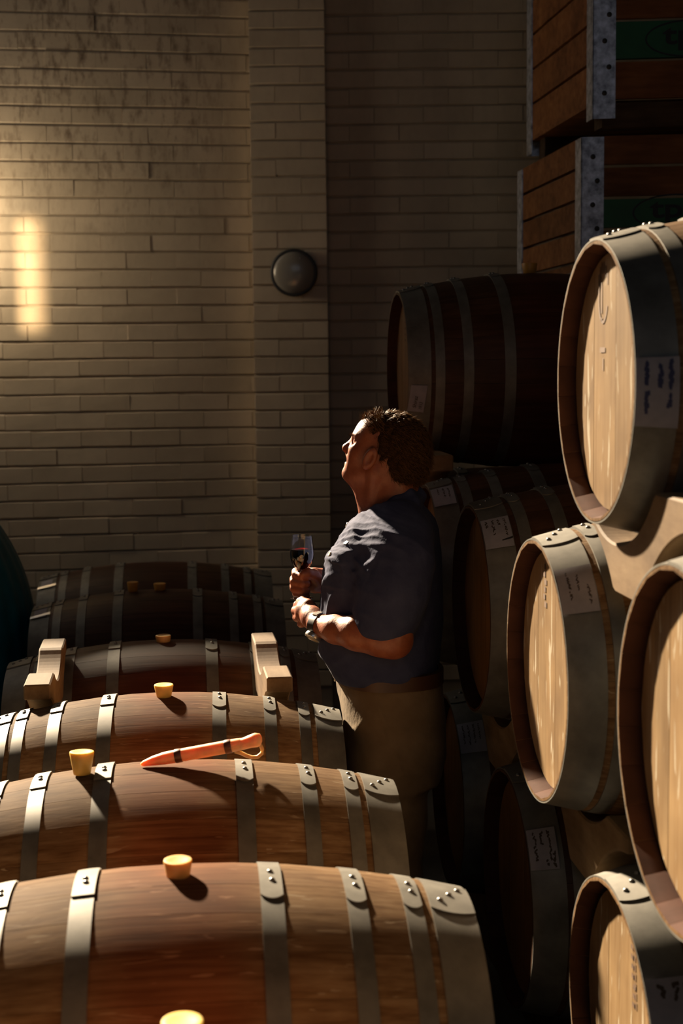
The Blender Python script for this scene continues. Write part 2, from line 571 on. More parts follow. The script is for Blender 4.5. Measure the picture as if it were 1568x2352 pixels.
def head_boards(mat):
    out = []
    r = .249
    cuts = [-r, -.185, -.115, -.04, .035, .11, .185, r]
    x = -(LB - .034)
    for k in range(7):
        y0, y1 = cuts[k] + .00025, cuts[k + 1] - .00025
        ys = np.linspace(y0, y1, 7)
        top = [(y, math.sqrt(max(r * r - y * y, 1e-6))) for y in ys]
        poly = top + [(y, -z) for y, z in top[::-1]]
        jx = (.0003, -.0001, .0002, 0, .0003, -.0002, .0001)[k]
        me = MB().prism([(a, b) for a, b in poly], x + jx, x + .02, 'X')
        me = pymesh('head_board', me.v, me.f)
        me.materials.append(mat)
        out.append(me)
    return out
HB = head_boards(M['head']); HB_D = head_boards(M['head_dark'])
rear_head = pymesh('rear_head', *(lambda m: (m.v, m.f))(MB().lathe([(1e-7, LB - .04), (.249, LB - .04), (.249, LB - .06), (1e-7, LB - .06)], 32,
            Matrix.Rotation(R(90), 4, 'Y'))))
rear_head.materials.append(M['head'])

HOOPS = [(.130, .166), (.266, .298), (.358, .388), (.402, .4745)]
def hoop_mesh(s0, s1, lap_end):
    """band hugging the bulge between s0..s1, with the riveted overlap near the top"""
    v, f = [], []
    seg = 80
    def ring(phi0, phi1, n, t0, t1, closed, bulge=0.0):
        base = len(v)
        ph = [phi0 + (phi1 - phi0) * i / n for i in range(n if closed else n + 1)]
        for p in ph:
            ms = 4
            for k in range(ms):                        # cross-section: inner a, outer a, outer b, inner b
                s = s0 if k < 2 else s1
                t = (t0, t1, t1, t0)[k]
                v.append(pol(s, rad(s) + t, p))
        m = len(ph)
        for i in range(m if closed else m - 1):
            j = (i + 1) % m
            for k in range(4):
                l = (k + 1) % 4
                f.append((base + i * 4 + k, base + i * 4 + l, base + j * 4 + l, base + j * 4 + k))
        return base, m
    ring(0, 2 * math.pi, seg, -.0006, .0022, True)
    # lap strip with a rounded end
    a0, a1 = (-.10, lap_end) if lap_end > 0 else (lap_end, .17)
    base = len(v)
    n = 9
    sm, hw = (s0 + s1) / 2, (s1 - s0) / 2
    ss = np.linspace(-1, 1, 9)
    for t in (.0020, .0052):
        for q in ss:
            s = sm + q * hw
            rnd = .032 * (1 - abs(q) ** 2.2)
            for e in (0, 1):
                if lap_end > 0: p = a0 if e == 0 else a1 - .032 + rnd
                else: p = a0 + .032 - rnd if e == 0 else a1
                for w in ((0,) if e == 0 else (1,)):
                    v.append(pol(s, rad(s) + t, p))
    # (grid of 9 x 2 per layer, refined along phi below)
    def idx(layer, q, e): return base + layer * 18 + q * 2 + e
    mid = {}
    for layer in (0, 1):
        for q in range(9):
            pa, pb = v[idx(layer, q, 0)], v[idx(layer, q, 1)]
            s = pa[0]; t = (.0020, .0052)[layer]
            fa, fb = math.atan2(-pa[1], pa[2]), math.atan2(-pb[1], pb[2])
            for w in range(1, 5):
                mid[(layer, q, w)] = len(v)
                v.append(pol(s, rad(s) + t, fa + (fb - fa) * w / 5))
    def g(layer, q, w):
        if w == 0: return idx(layer, q, 0)
        if w == 5: return idx(layer, q, 1)
        return mid[(layer, q, w)]
    for q in range(8):
        for w in range(5):
            f.append((g(1, q, w), g(1, q + 1, w), g(1, q + 1, w + 1), g(1, q, w + 1)))
        f.append((g(0, q, 5), g(0, q + 1, 5), g(1, q + 1, 5), g(1, q, 5)))
        f.append((g(0, q, 0), g(1, q, 0), g(1, q + 1, 0), g(0, q + 1, 0)))
    for w in range(5):
        f.append((g(0, 0, w), g(0, 0, w + 1), g(1, 0, w + 1), g(1, 0, w)))
        f.append((g(0, 8, w), g(1, 8, w), g(1, 8, w + 1), g(0, 8, w + 1)))
    me = pymesh('hoop', v, f, 40)
    me.materials.append(M['hoop'])
    return me
rivet_me = pymesh('rivet', *(lambda m: (m.v, m.f))(MB().lathe([(.0052, -.001), (.0050, .0018), (.0036, .0036), (.0012, .0044), (1e-7, .0045)], 9)), 60)
rivet_me.materials.append(M['rivet'])

def make_barrel(name, side, dark):
    """side=+1: riveted laps show on the right half (left row); side=-1: on the aisle end (right stack)"""
    root = empty(name)
    sm = STAVE_D if dark else STAVE
    for k in range(NST):
        o = bpy.data.objects.new('stave', sm); COL.objects.link(o)
        o.parent = root
        o.rotation_euler = (2 * math.pi * (k + .5 * (side < 0)) / NST, 0, 0)
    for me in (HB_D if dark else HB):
        link('head_board', me, root)
    link('rear_head', rear_head, root)
    for sg in (-1, 1):
        for (a, b) in HOOPS:
            lap = .27 if sg == side else -.27
            h = link('hoop', hoop_mesh(*sorted((sg * a, sg * b)), lap), root)
            s = sg * (a + b) / 2
            wide = (b - a) > .05
            for (ds, phi) in (((.018, -.02), (.0, .07), (-.018, .155)) if wide else ((.0, .0), (.002, .105))):
                if lap < 0: phi = phi * .55 - .02
                o = bpy.data.objects.new('rivet', rivet_me); COL.objects.link(o)
                o.parent = h
                o.location = pol(s + ds, rad(s + ds) + .0050, phi)
                o.rotation_euler = (phi, 0, 0)
    return root
PROTO = {(1, False): None, (1, True): None, (-1, False): None, (-1, True): None}
def barrel(side, dark, x, y, z, yaw, label, group, sx=1.0, sr=1.0, roll=0.0):
    if PROTO[(side, dark)] is None:
        o = PROTO[(side, dark)] = make_barrel('oak_barrel', side, dark)
    else:
        o = copy_tree(PROTO[(side, dark)])
    o.location = (x, y, z)
    o.rotation_euler = (roll, 0, yaw)
    o.scale = (sx, sr, sr)
    tag(o, label, 'barrel', group)
    return o
def clear_children(o, prefix):
    pass

ZL = .974 - RB
YL = R(5.4)
ROW = [  # x, y, yaw, length scale, dark, label
    (-.205, 1.692, 5.4, .97, False, 'nearest oak barrel of the left row, only its bung in view at the bottom edge'),
    (-.285, 2.345, 5.4, 1.053, False, 'large sunlit oak barrel in the foreground with an amber bung casting a round shadow'),
    (-.370, 3.020, 5.4, 1.017, False, 'sunlit oak barrel with the plastic wine thief and a loose yellow bung on top'),
    (-.474, 3.690, 4.6, .980, False, 'sunlit oak barrel with yellow bung just below the two timber cradles'),
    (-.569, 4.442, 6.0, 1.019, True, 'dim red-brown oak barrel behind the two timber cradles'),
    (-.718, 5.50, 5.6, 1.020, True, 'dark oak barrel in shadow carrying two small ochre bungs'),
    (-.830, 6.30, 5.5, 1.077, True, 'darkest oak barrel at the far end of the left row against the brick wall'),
]
LEFT = []
for (x, y, yw, sx, dk, lab) in ROW:
    LEFT.append(barrel(1, dk, x, y, ZL + (.028 if y < 2 else 0), R(yw), lab, 'oak barrels in the left row', sx, .925 if y < 2 else 1.0))

YR = R(5.6)
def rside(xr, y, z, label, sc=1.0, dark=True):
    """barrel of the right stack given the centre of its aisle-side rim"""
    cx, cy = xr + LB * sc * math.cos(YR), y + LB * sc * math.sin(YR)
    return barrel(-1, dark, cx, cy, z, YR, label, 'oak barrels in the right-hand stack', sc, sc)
ST = {}
ST['near'] = rside(.517, 2.20, 1.222, 'oak barrel cut by the right edge of the photo, half of its head in sun', 1.079, False)
ST['mid'] = rside(.400, 2.93, 1.196, 'middle oak barrel with flecked sunlit head and plain paper label', 1.001, False)
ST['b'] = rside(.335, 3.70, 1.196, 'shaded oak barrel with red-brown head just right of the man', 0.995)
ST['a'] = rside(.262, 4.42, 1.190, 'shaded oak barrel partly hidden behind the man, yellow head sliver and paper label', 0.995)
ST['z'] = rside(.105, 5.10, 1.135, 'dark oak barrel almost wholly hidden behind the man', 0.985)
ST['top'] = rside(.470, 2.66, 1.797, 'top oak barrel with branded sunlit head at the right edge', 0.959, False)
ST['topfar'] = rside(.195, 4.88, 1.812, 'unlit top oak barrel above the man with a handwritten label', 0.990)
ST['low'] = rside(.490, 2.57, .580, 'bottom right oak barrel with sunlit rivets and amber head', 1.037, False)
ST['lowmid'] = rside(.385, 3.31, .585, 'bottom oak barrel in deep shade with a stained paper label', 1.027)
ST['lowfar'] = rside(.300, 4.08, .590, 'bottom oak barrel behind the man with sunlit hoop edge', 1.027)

# ---- paper labels, handwriting and brand marks on the barrels
def on_barrel(s, phi, off): 
    return pol(s, rad(s) + off, phi)
def paper_label(bar, s0, s1, p0, p1, name='paper_label', skew=0.0, off=.0065, label='white paper label'):
    v, f = [], []
    nu, nv = 5, 8
    for k in (0, .0005):
        for i in range(nu):
            for j in range(nv):
                a, b = i / (nu - 1), j / (nv - 1)
                s = s0 + (s1 - s0) * a + skew * (b - .5)
                v.append(on_barrel(s, p0 + (p1 - p0) * b, off + k))
    m = nu * nv
    for i in range(nu - 1):
        for j in range(nv - 1):
            q = (i * nv + j, i * nv + j + 1, (i + 1) * nv + j + 1, (i + 1) * nv + j)
            f.append(tuple(m + t for t in q)); f.append(q[::-1])
    o = link(name, pymesh(name, v, f, 30), bar, M['label'])
    o['label'] = label
    def put(a, b):    # label coordinates 0..1 -> barrel space
        s = s0 + (s1 - s0) * a + skew * (b - .5)
        return on_barrel(s, p0 + (p1 - p0) * b, off + .0011)
    return o, put
def strokes(parent, put, lines, wid, mat, name='handwriting'):
    v, f = [], []
    for ln in lines:
        for (a, b) in zip(ln, ln[1:]):
            A, B = Vector((*a, 0)), Vector((*b, 0))
            d = (B - A)
            if d.length < 1e-5: continue
            n = Vector((-d.y, d.x, 0)).normalized() * wid
            e = d.normalized() * wid * .5
            q = [A + n - e, A - n - e, B - n + e, B + n + e]
            base = len(v)
            v += [put(p.x, p.y) for p in q]
            f.append((base, base + 1, base + 2, base + 3))
    return link(name, pymesh(name, v, f), parent, mat)
def scribble(seed, rows, vertical=True, size=.07):
    """rows of illegible pen marks; each row: (offset across, start, end)"""
    rr = random.Random(seed)
    out = []
    for (c, t0, t1) in rows:
        t = t0
        while t < t1:
            ln = []
            for k in range(rr.randint(3, 5)):
                ln.append((c + rr.uniform(-size, size), t + k * size * .35 + rr.uniform(-.01, .01)))
            out.append(ln if vertical else [(b, a) for a, b in ln])
            t += size * rr.uniform(1.1, 1.7)
    return out
H0, H1 = -.474, -.402
def text_mesh(txt, bold=0.0):
    cu = bpy.data.curves.new('text', 'FONT'); cu.body = txt; cu.size = 1.0; cu.offset = bold
    cu.resolution_u = 3
    ob = bpy.data.objects.new('text', cu); COL.objects.link(ob)
    dg = bpy.context.evaluated_depsgraph_get(); dg.update()
    me = bpy.data.meshes.new_from_object(ob.evaluated_get(dg))
    vs = [tuple(p.co[:2]) for p in me.vertices]; fs = [tuple(p.vertices) for p in me.polygons]
    bpy.data.objects.remove(ob); bpy.data.curves.remove(cu); bpy.data.meshes.remove(me)
    return vs, fs
def text_on(parent, put, txt, u0, v0, su, sv, mat, name, bold=0.0, shear=0.0):
    """text baseline runs along +second axis reversed (upwards on the barrel)"""
    vs, fs = text_mesh(txt, bold)
    w = max(p[0] for p in vs)
    v = [put(u0 + (p[1]) * su, v0 - (p[0] + shear * p[1]) / w * sv) for p in vs]
    return link(name, pymesh(name, v, fs), parent, mat)

# unlit top barrel above the man: tall label, writing turned upwards
lb, put = paper_label(ST['topfar'], -.472, -.420, 1.72, 2.04, skew=-.010, label='tall narrow paper label with black handwriting')
text_on(lb, lambda a, b: put(1 - a, b) if False else put(a, b), 'Shiraz', .50, .86, -.32, .46, M['ink'], 'handwriting', .012, .25)
text_on(lb, put, '19/13', .86, .90, -.30, .28, M['ink'], 'handwriting', .012, .25)
# branded top barrel at the right edge
lb, put = paper_label(ST['top'], -.474, -.402, 1.41, 1.84, label='torn paper label with blue marks')
strokes(lb, put, scribble(3, [(.22, .08, .35), (.55, .12, .42), (.80, .05, .40), (.25, .5, .75), (.78, .52, .72)], True, .05), .035, M['ink_blue'])
# middle barrel
lb, put = paper_label(ST['mid'], -.474, -.405, .60, .98, label='plain paper label with faint pencil marks')
strokes(lb, put, scribble(4, [(.3, .12, .5), (.55, .2, .55), (.8, .45, .85), (.3, .55, .7)], True, .04), .010, M['ink'])
# red-brown headed barrel
lb, put = paper_label(ST['b'], -.474, -.405, .50, .86, label='paper label with brown handwriting and a dark tear')
strokes(lb, put, scribble(5, [(.18, .1, .3), (.4, .08, .6), (.62, .1, .3), (.82, .1, .62)], True, .05), .014, M['ink'])
strokes(lb, put, [[(.62, .80), (1.0, .74)], [(.62, .80), (.98, .77)]], .018, M['bolt'], 'tear')
lb, put = paper_label(ST['a'], -.474, -.408, .32, .66, label='paper label with faint brown handwriting')
strokes(lb, put, scribble(6, [(.3, .1, .4), (.55, .1, .6), (.78, .15, .65)], True, .045), .012, M['ink'])
lb, put = paper_label(ST['lowmid'], -.474, -.414, .78, 1.10, label='stained paper label')
strokes(lb, put, scribble(8, [(.25, .1, .75), (.5, .1, .4), (.75, .08, .8), (.85, .6, .95), (.6, .78, .95)], True, .06), .022, M['ink'])
lb, put = paper_label(ST['lowfar'], -.474, -.405, .60, .93, label='small paper label with rows of faint writing')
strokes(lb, put, scribble(9, [(.2, .1, .7), (.4, .1, .75), (.6, .1, .7), (.8, .1, .6)], True, .035), .010, M['ink'])
lb, put = paper_label(ST['low'], -.474, -.395, .84, 1.22, label='paper label with dark ink marks')
strokes(lb, put, scribble(10, [(.3, .1, .25), (.6, .1, .3), (.8, .12, .3)], True, .06), .03, M['ink'])
# left row: labels taped on the far barrels
for bb, sd, (p0, p1) in ((LEFT[6], 1, (.28, .50)), (LEFT[5], 2, (.22, .44))):
    lb, put = paper_label(bb, -.462, -.415, p0, p1, label='small white label taped to the hoop')
    v = [on_barrel(s, p, .0085) for s, p in ((-.474, p1 - .05), (-.40, p1 - .07), (-.40, p1 - .02), (-.474, p1 + .0))]
    link('tape', pymesh('tape', v, [(0, 1, 2, 3)]), bb, M['watch_steel'])

def brand(bar, polys, name='brand_mark'):
    x = -(LB - .034) - .0013
    v, f = [], []
    for pl in polys:
        b = len(v)
        v += [(x, y, z) for y, z in pl]
        f.append(tuple(range(b, b + len(pl))))
    o = link(name, pymesh(name, v, f), bar, M['brand'])
    o['label'] = 'burnt brand mark'; o['kind'] = 'stuff'
    return o
def arc_polys(cy, cz, ry, rz, w, a0, a1, n):
    out = []
    for k in range(n):
        q0, q1 = a0 + (a1 - a0) * k / n, a0 + (a1 - a0) * (k + 1) / n
        out.append([(cy + (ry + d) * math.cos(q), cz + (rz + d) * math.sin(q)) for q, d in ((q0, -w), (q1, -w), (q1, w), (q0, w))])
    return out
def quad(y, z, w, h): return [(y - w, z - h), (y + w, z - h), (y + w, z + h), (y - w, z + h)]
pl = arc_polys(.045, .165, .030, .048, .003, R(-160), R(60), 16)
for k in range(6):
    a = R(35 + k * 22); pl.append(quad(.045 + .036 * math.cos(a), .168 + .056 * math.sin(a), .0028, .011))
pl += [[(.052, .135), (.059, .135), (.0575, .195), (.0535, .195)], quad(.055, .122, .005, .004), quad(.046, .063, .018, .005), quad(.043, .035, .003, .012)]
brand(ST['top'], pl)
pl = [quad(.045 + .006 * math.sin(k * 2.1), .21 - k * .016, .006 + .002 * (k % 3), .006) for k in range(6)]
brand(ST['mid'], pl)
rr = random.Random(5)
pl = []
for k in range(9):
    z = .205 - k * .017
    pl += [quad(-.035 + .018 * (k > 3) * 0 - .004 * k * .5 + rr.uniform(-.004, .004), z, .006, .0045), quad(-.047 - .002 * k, z + .004, .0025, .007)]
brand(ST['low'], pl)
pl = arc_polys(.02, .19, .02, .02, .0025, 0, R(300), 10) + [quad(.02, .15 - .02 * k, .008, .003) for k in range(3)]
brand(ST['topfar'], pl)

# ------------------------------------------------------------------ bungs
def bung_parts(rt, rb_, h):
    return [(1e-7, 0), (rb_ * .93, 0), (rb_, .002), (rt, h - .003), (rt * .96, h - .0006), (rt * .86, h), (rt * .62, h - .0016), (1e-7, h - .0018)]
BUNG = {}
def bung(x, y, z, label, mat='bung', rt=.026, rb_=.019, h=.045, tilt=(0, 0)):
    key = (mat, rt, rb_, h)
    if key not in BUNG:
        b = MB().lathe(bung_parts(rt, rb_, h), 28)
        BUNG[key] = pymesh('barrel_bung', b.v, b.f, 40); BUNG[key].materials.append(M[mat])
    o = link('barrel_bung', BUNG[key])
    o.location = (x, y, z); o.rotation_euler = (tilt[0], tilt[1], random.uniform(0, 6))
    tag(o, label, 'bung', 'silicone barrel bungs')
    return o
def on_row(k, s, dphi=0.0, dz=0.0):
    b = LEFT[k]; sx = b.scale[0]
    p = pol(s, rad(s / sx) * b.scale[1], dphi)
    yw = b.rotation_euler[2]
    return (b.location[0] + p.x * math.cos(yw) - p.y * math.sin(yw), b.location[1] + p.x * math.sin(yw) + p.y * math.cos(yw), b.location[2] + p.z + dz)
bung(*on_row(0, .0, dz=.005), 'pale bung cut by the bottom edge of the photo', 'bung')
bung(*on_row(1, .0, dz=-.014), 'amber bung seated in the large foreground barrel', 'bung_amber', .0245, .018, .042)
bung(*on_row(2, -.197, .03, dz=.0015), 'loose yellow bung standing upright beside the wine thief', 'bung', .0265, .0185, .050, (R(-2), R(3)))
bung(*on_row(3, .0, .03, dz=-.004), 'yellow bung on the barrel in front of the timber cradles', 'bung', .0255, .019, .036)
bung(*on_row(4, .0, .0, dz=-.014), 'low dull bung in the dim red-brown barrel', 'bung_amber', .0245, .020, .034)
bung(*on_row(5, .005, .0, dz=-.006), 'small ochre bung, right one of two on the dark barrel', 'bung_old', .0245, .020, .032)
bung(*on_row(5, -.100, .0, dz=-.001), 'small ochre bung, left one of two on the dark barrel', 'bung_old', .022, .018, .038)
tb = ST['topfar']
bung(tb.location[0] - .01, tb.location[1], tb.location[2] + RB * .99 - .006, 'yellow-ochre bung on the unlit top barrel before the wooden bin', 'bung_old', .027, .021, .040)

# ------------------------------------------------------------------ wine thief lying on the second barrel
th = empty('wine_thief', on_row(2, .050, .0, .0))
tag(th, 'translucent orange plastic wine thief with looped handle lying on the barrel', 'wine thief')
A = Vector((-.024, .0, .020)); ax = Vector((.985, -.02, .18)).normalized()
def tp(t, dz=0.0): return Vector((-.005, -.012, .030)) + ax * t + Vector((0, 0, dz))
MB().tube([tp(-.118, -.004), tp(-.112, -.003), tp(-.090, -.001), tp(-.066, 0), tp(-.045), tp(.0), tp(.06), tp(.098), tp(.104)],
          [.003, .006, .0105, .0135, .0142, .0142, .0142, .0138, .0132], 18).build('tube', M['thief'], th, 50)
for t in (-.042, .068):
    MB().tube([tp(t), tp(t + .002), tp(t + .013), tp(t + .015)], [.0144, .0151, .0151, .0144], 18).build('collar_ring', M['thief_ring'], th, 50)
MB().tube([tp(.096), tp(.110), tp(.124, .002), tp(.137, .003), tp(.146, .0025), tp(.150, .002)], [.0135, .0125, .0138, .0158, .013, .005], 18).build('end_knob', M['thief'], th, 50)
loop = [tp(.090, -.013), tp(.104, -.020), tp(.116, -.028), tp(.128, -.034), tp(.140, -.035), tp(.149, -.029), tp(.150, -.019), tp(.146, -.009)]
MB().tube(loop, .0042, 8).build('handle_loop', M['loop'], th, 60)

# ------------------------------------------------------------------ timber cradles
def circ_top(c, r, v): 
    d = r * r - (v - c[0]) ** 2
    return c[1] + math.sqrt(d) if d > 0 else -9
def circ_bot(c, r, v):
    d = r * r - (v - c[0]) ** 2
    return c[1] - math.sqrt(d) if d > 0 else 9
def cradle(name_lab, xc, yc, yaw, lowA, lowB, up, zh, zmin, half=.32, width=.072, rl=.316, ru=.306, horn=None, group='timber cradles between the barrels', ends=(1, 1)):
    """profile across the row: rests on the two lower barrels, hollowed for the upper one"""
    vs = list(np.linspace(-half, half, 41))
    top, bot = [], []
    for v in vs:
        t = zh
        if up is not None: t = min(t, circ_bot(up, ru, v) - .001)
        b = max(circ_top(lowA, rl, v), circ_top(lowB, rl, v), zmin) + .001
        if t - b > .003: top.append((v, t)); bot.append((v, b))
    poly = top + bot[::-1]
    # profile plane is (depth, z): build with X as thickness
    mb = MB().prism([(v, z) for v, z in poly], -width / 2, width / 2, 'X')
    o = mb.build('barrel_cradle', M['timber'])
    o.location = (xc, yc, 0); o.rotation_euler = (0, 0, yaw)
    bv = o.modifiers.new('b', 'BEVEL'); bv.width = .004; bv.segments = 1; bv.limit_method = 'ANGLE'; bv.angle_limit = R(45)
    tag(o, name_lab, 'cradle', group)
    return o
# the two empty cradles on the left row, between the sunlit and the dim barrel
for s, lab in ((.310, 'timber cradle with two sunlit horns near the glass, right one on the left row'),
               (-.335, 'timber cradle with a knotted sunlit end at the left of the left row')):
    p3, p4 = on_row(3, s), on_row(4, s)
    ym = (p3[1] + p4[1]) / 2; xm = (p3[0] + p4[0]) / 2
    dy = (p4[1] - p3[1]) / 2
    cradle(lab, xm, ym, math.atan2(-(p4[0] - p3[0]), p4[1] - p3[1]), (-dy, ZL), (dy, ZL), (0.0, ZL + .622), 1.002, .86, half=.33, rl=.324, ru=.31, width=.070)
# right stack
def stack_cradle(lab, lo1, lo2, up, s, tall=.03):
    def at(k):
        b = ST[k]; sc = b.scale[0]
        p = Vector(b.location) + Vector((math.cos(YR), math.sin(YR), 0)) * (s - LB) * sc
        return p, rad(min(0, s - LB + .06)) * sc + .007
    (p1, r1), (p2, r2), (pu, ru) = at(lo1), at(lo2), at(up)
    ym, xm = (p1.y + p2.y) / 2, (p1.x + p2.x) / 2
    dy = abs(p2.y - p1.y) / 2
    zt = max(p1.z + r1, p2.z + r2)
    return cradle(lab, xm, ym, YR, (-dy, p1.z), (dy, p2.z), (pu.y - ym, pu.z), zt + tall, zt - .16, half=min(.33, dy - .02), rl=max(r1, r2), ru=ru, width=.08)
stack_cradle('sunlit timber cradle under the branded top barrel', 'near', 'mid', 'top', .10, .05)
stack_cradle('timber cradle under the unlit top barrel behind the man\'s head', 'a', 'z', 'topfar', .10, .05)
stack_cradle('timber cradle in sun between the flecked-head barrel and the bottom right barrel', 'low', 'lowmid', 'mid', .10, .03)
stack_cradle('shaded timber cradle at the man\'s back above the bottom barrels', 'lowmid', 'lowfar', 'b', .10, .03)

# bearers under the bottom barrels (in deep shade)
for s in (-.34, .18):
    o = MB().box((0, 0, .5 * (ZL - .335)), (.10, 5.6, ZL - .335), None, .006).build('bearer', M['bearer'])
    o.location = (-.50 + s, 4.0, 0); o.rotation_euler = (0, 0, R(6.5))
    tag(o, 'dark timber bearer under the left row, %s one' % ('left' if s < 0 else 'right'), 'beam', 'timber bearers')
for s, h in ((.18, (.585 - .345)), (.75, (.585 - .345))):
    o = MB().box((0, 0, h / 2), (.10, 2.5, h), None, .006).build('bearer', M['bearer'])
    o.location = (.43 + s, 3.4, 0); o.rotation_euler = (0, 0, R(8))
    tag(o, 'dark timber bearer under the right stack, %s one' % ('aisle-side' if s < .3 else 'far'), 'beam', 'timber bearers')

# ------------------------------------------------------------------ stacked wooden bins behind the right stack
SD = Vector((-math.sin(R(7.5)), math.cos(R(7.5)), 0)); FD = Vector((math.cos(R(5)), -math.sin(R(5)), 0))
def obox(mb, o, u, v, w):
    vs = [o + u * i + v * j + w * k for i in (0, 1) for j in (0, 1) for k in (0, 1)]
    mb.add(vs, [(0, 1, 3, 2), (4, 6, 7, 5), (0, 4, 5, 1), (2, 3, 7, 6), (0, 2, 6, 4), (1, 5, 7, 3)])
UP = Vector((0, 0, 1))
BW, BD = 1.15, .86
def wood_bin(x, y, z, h, label, green, mark, nplk=6):
    root = empty('wooden_bin', (x, y, z))
    tag(root, label, 'bin', 'stacked wooden bins')
    ph = (h - .10) / nplk
    for k in range(nplk):
        z0 = .10 + k * ph
        g = .012
        m = MB(); obox(m, Vector((0, 0, z0)) + FD * .02, FD * BW, Vector((0, .024, 0)), UP * (ph - g))
        p = m.build('front_plank', M['bin_green'] if k == green else M['bin_plank'], root)
        if k == green:
            p['label'] = 'green painted plank with stencilled oval mark'
            cz = z0 + (ph - g) / 2
            def put(a, b, cz=cz): return Vector((0, -.0012, cz)) + FD * (.335 + a) + UP * b + Vector((0, 0, 0))
            v, f = [], []
            for q in arc_polys(0, 0, .150, .063, .003, 0, 2 * math.pi, 40):
                b0 = len(v); v += [put(a, b) for a, b in q]; f.append(tuple(range(b0, b0 + 4)))
            vs, fs = text_mesh('tps', .02)
            wd = max(q[0] for q in vs); b0 = len(v)
            v += [put(-.088 + q[0] / wd * .17, -.018 + q[1] * .098) for q in vs]
            f += [tuple(i + b0 for i in q) for q in fs]
            link('stencil', pymesh('stencil', v, f), p, M['bin_mark'])
        m = MB(); obox(m, Vector((0, 0, z0)) + SD * .02, SD * BD, FD * .024, UP * (ph - g))
        m.build('side_plank', M['bin_plank'], root)
    for nm, a, b, ln in (('skid', FD * .03, FD * BW, SD * .09), ('skid', FD * .03 + SD * (BD - .1), FD * BW, SD * .09)):
        m = MB(); obox(m, a, b, ln, UP * .085); m.build(nm, M['bearer'], root)
    m = MB(); obox(m, SD * .04 + UP * .085, SD * (BD - .02), FD * BW, UP * .015); m.build('floor_board', M['bin_plank'], root)
    # galvanised angle posts on the two visible corners
    m = MB()
    o0 = Vector((0, 0, .03)) - FD * .006 - SD * .006
    obox(m, o0, FD * .082, SD * .005, UP * (h - .045))
    obox(m, o0, FD * .005, SD * .075, UP * (h - .045))
    post = m.build('corner_post', M['galv'], root)
    post['label'] = 'galvanised steel corner angle'
    for i in range(9):
        c = Vector((0, 0, .10 + i * (h - .12) / 9 + .02)) + FD * (.052 if i % 2 else .036) - SD * .0065
        m = MB().lathe([(.0095, 0), (.0095, .002), (.006, .0045), (1e-7, .005)], 10, Matrix.Translation(c) @ Matrix.Rotation(R(90), 4, 'X'))
        m.build('bolt', M['bolt'], post, 50)
    m = MB()
    o1 = SD * (BD - .02) - FD * .006 + UP * .03
    obox(m, o1, FD * .005, SD * .07, UP * (h - .045)); obox(m, o1 + SD * .07, FD * .07, SD * .005, UP * (h - .045))
    m.build('rear_post', M['galv'], root)
    return root
wood_bin(.935, 5.30, 2.690, .95, 'upper wooden bin with green plank and bright galvanised corner post', 1, True)
wood_bin(.895, 5.30, 1.775, .895, 'lower wooden bin in the stack with a partly hidden green plank', 4, True, 7)
wood_bin(1.25, 5.45, .885, .88, 'wooden bin under the two visible ones, hidden behind the barrels', 9, False)
wood_bin(1.25, 5.45, .0, .88, 'bottom wooden bin on the floor, hidden behind the barrels', 9, False)

# ------------------------------------------------------------------ teal vat at the left edge
vat = empty('plastic_vat', (-1.80, 5.60, 0))
tag(vat, 'dark teal rounded plastic vat with vertical ribs at the left edge', 'vat')
v, f = [], []
zs = np.linspace(0, 1.44, 30); seg = 144
for z in zs:
    r0 = max(.56 - (.80 - math.sqrt(.64 - min((z - .78) ** 2, .6))), .36 if z < .3 else .1)
    for k in range(seg):
        a = 2 * math.pi * k / seg
        r = r0 + .008 * (abs(math.sin(a * 18)) ** .6 - .5) * min(1, r0 / .4)
        v.append((r * math.cos(a), r * math.sin(a), z))
for i in range(len(zs) - 1):
    for k in range(seg):
        l = (k + 1) % seg
        f.append((i * seg + k, i * seg + l, (i + 1) * seg + l, (i + 1) * seg + k))
f.append(tuple(range(seg))[::-1])
link('shell', pymesh('shell', v, f, 60), vat, M['teal'])
MB().lathe([(.24, 1.42), (.25, 1.43), (.25, 1.47), (.23, 1.485), (1e-7, 1.49)], 40).build('lid', M['teal'], vat, 40)
#PERSON#
# ------------------------------------------------------------------ the man (sculpted as signed-distance bodies, local frame: x = away from his face, y = away from the camera)
MX, MY = .1005, 3.80
MS = 3.82 / 3.42                  # blueprint scale of the figure
FLOOR = 1.83 - 1.83 / MS          # the floor in blueprint heights
PXM = 3.42 / 3267.0
def q(px, py, y=0.0):
    """blueprint units -> metres in the man's own frame (z from the floor)"""
    return np.array([(px - 784) * PXM - MX / MS, y, 1.83 - FLOOR - (py - 846 + .0117 * (px - 784)) * PXM])

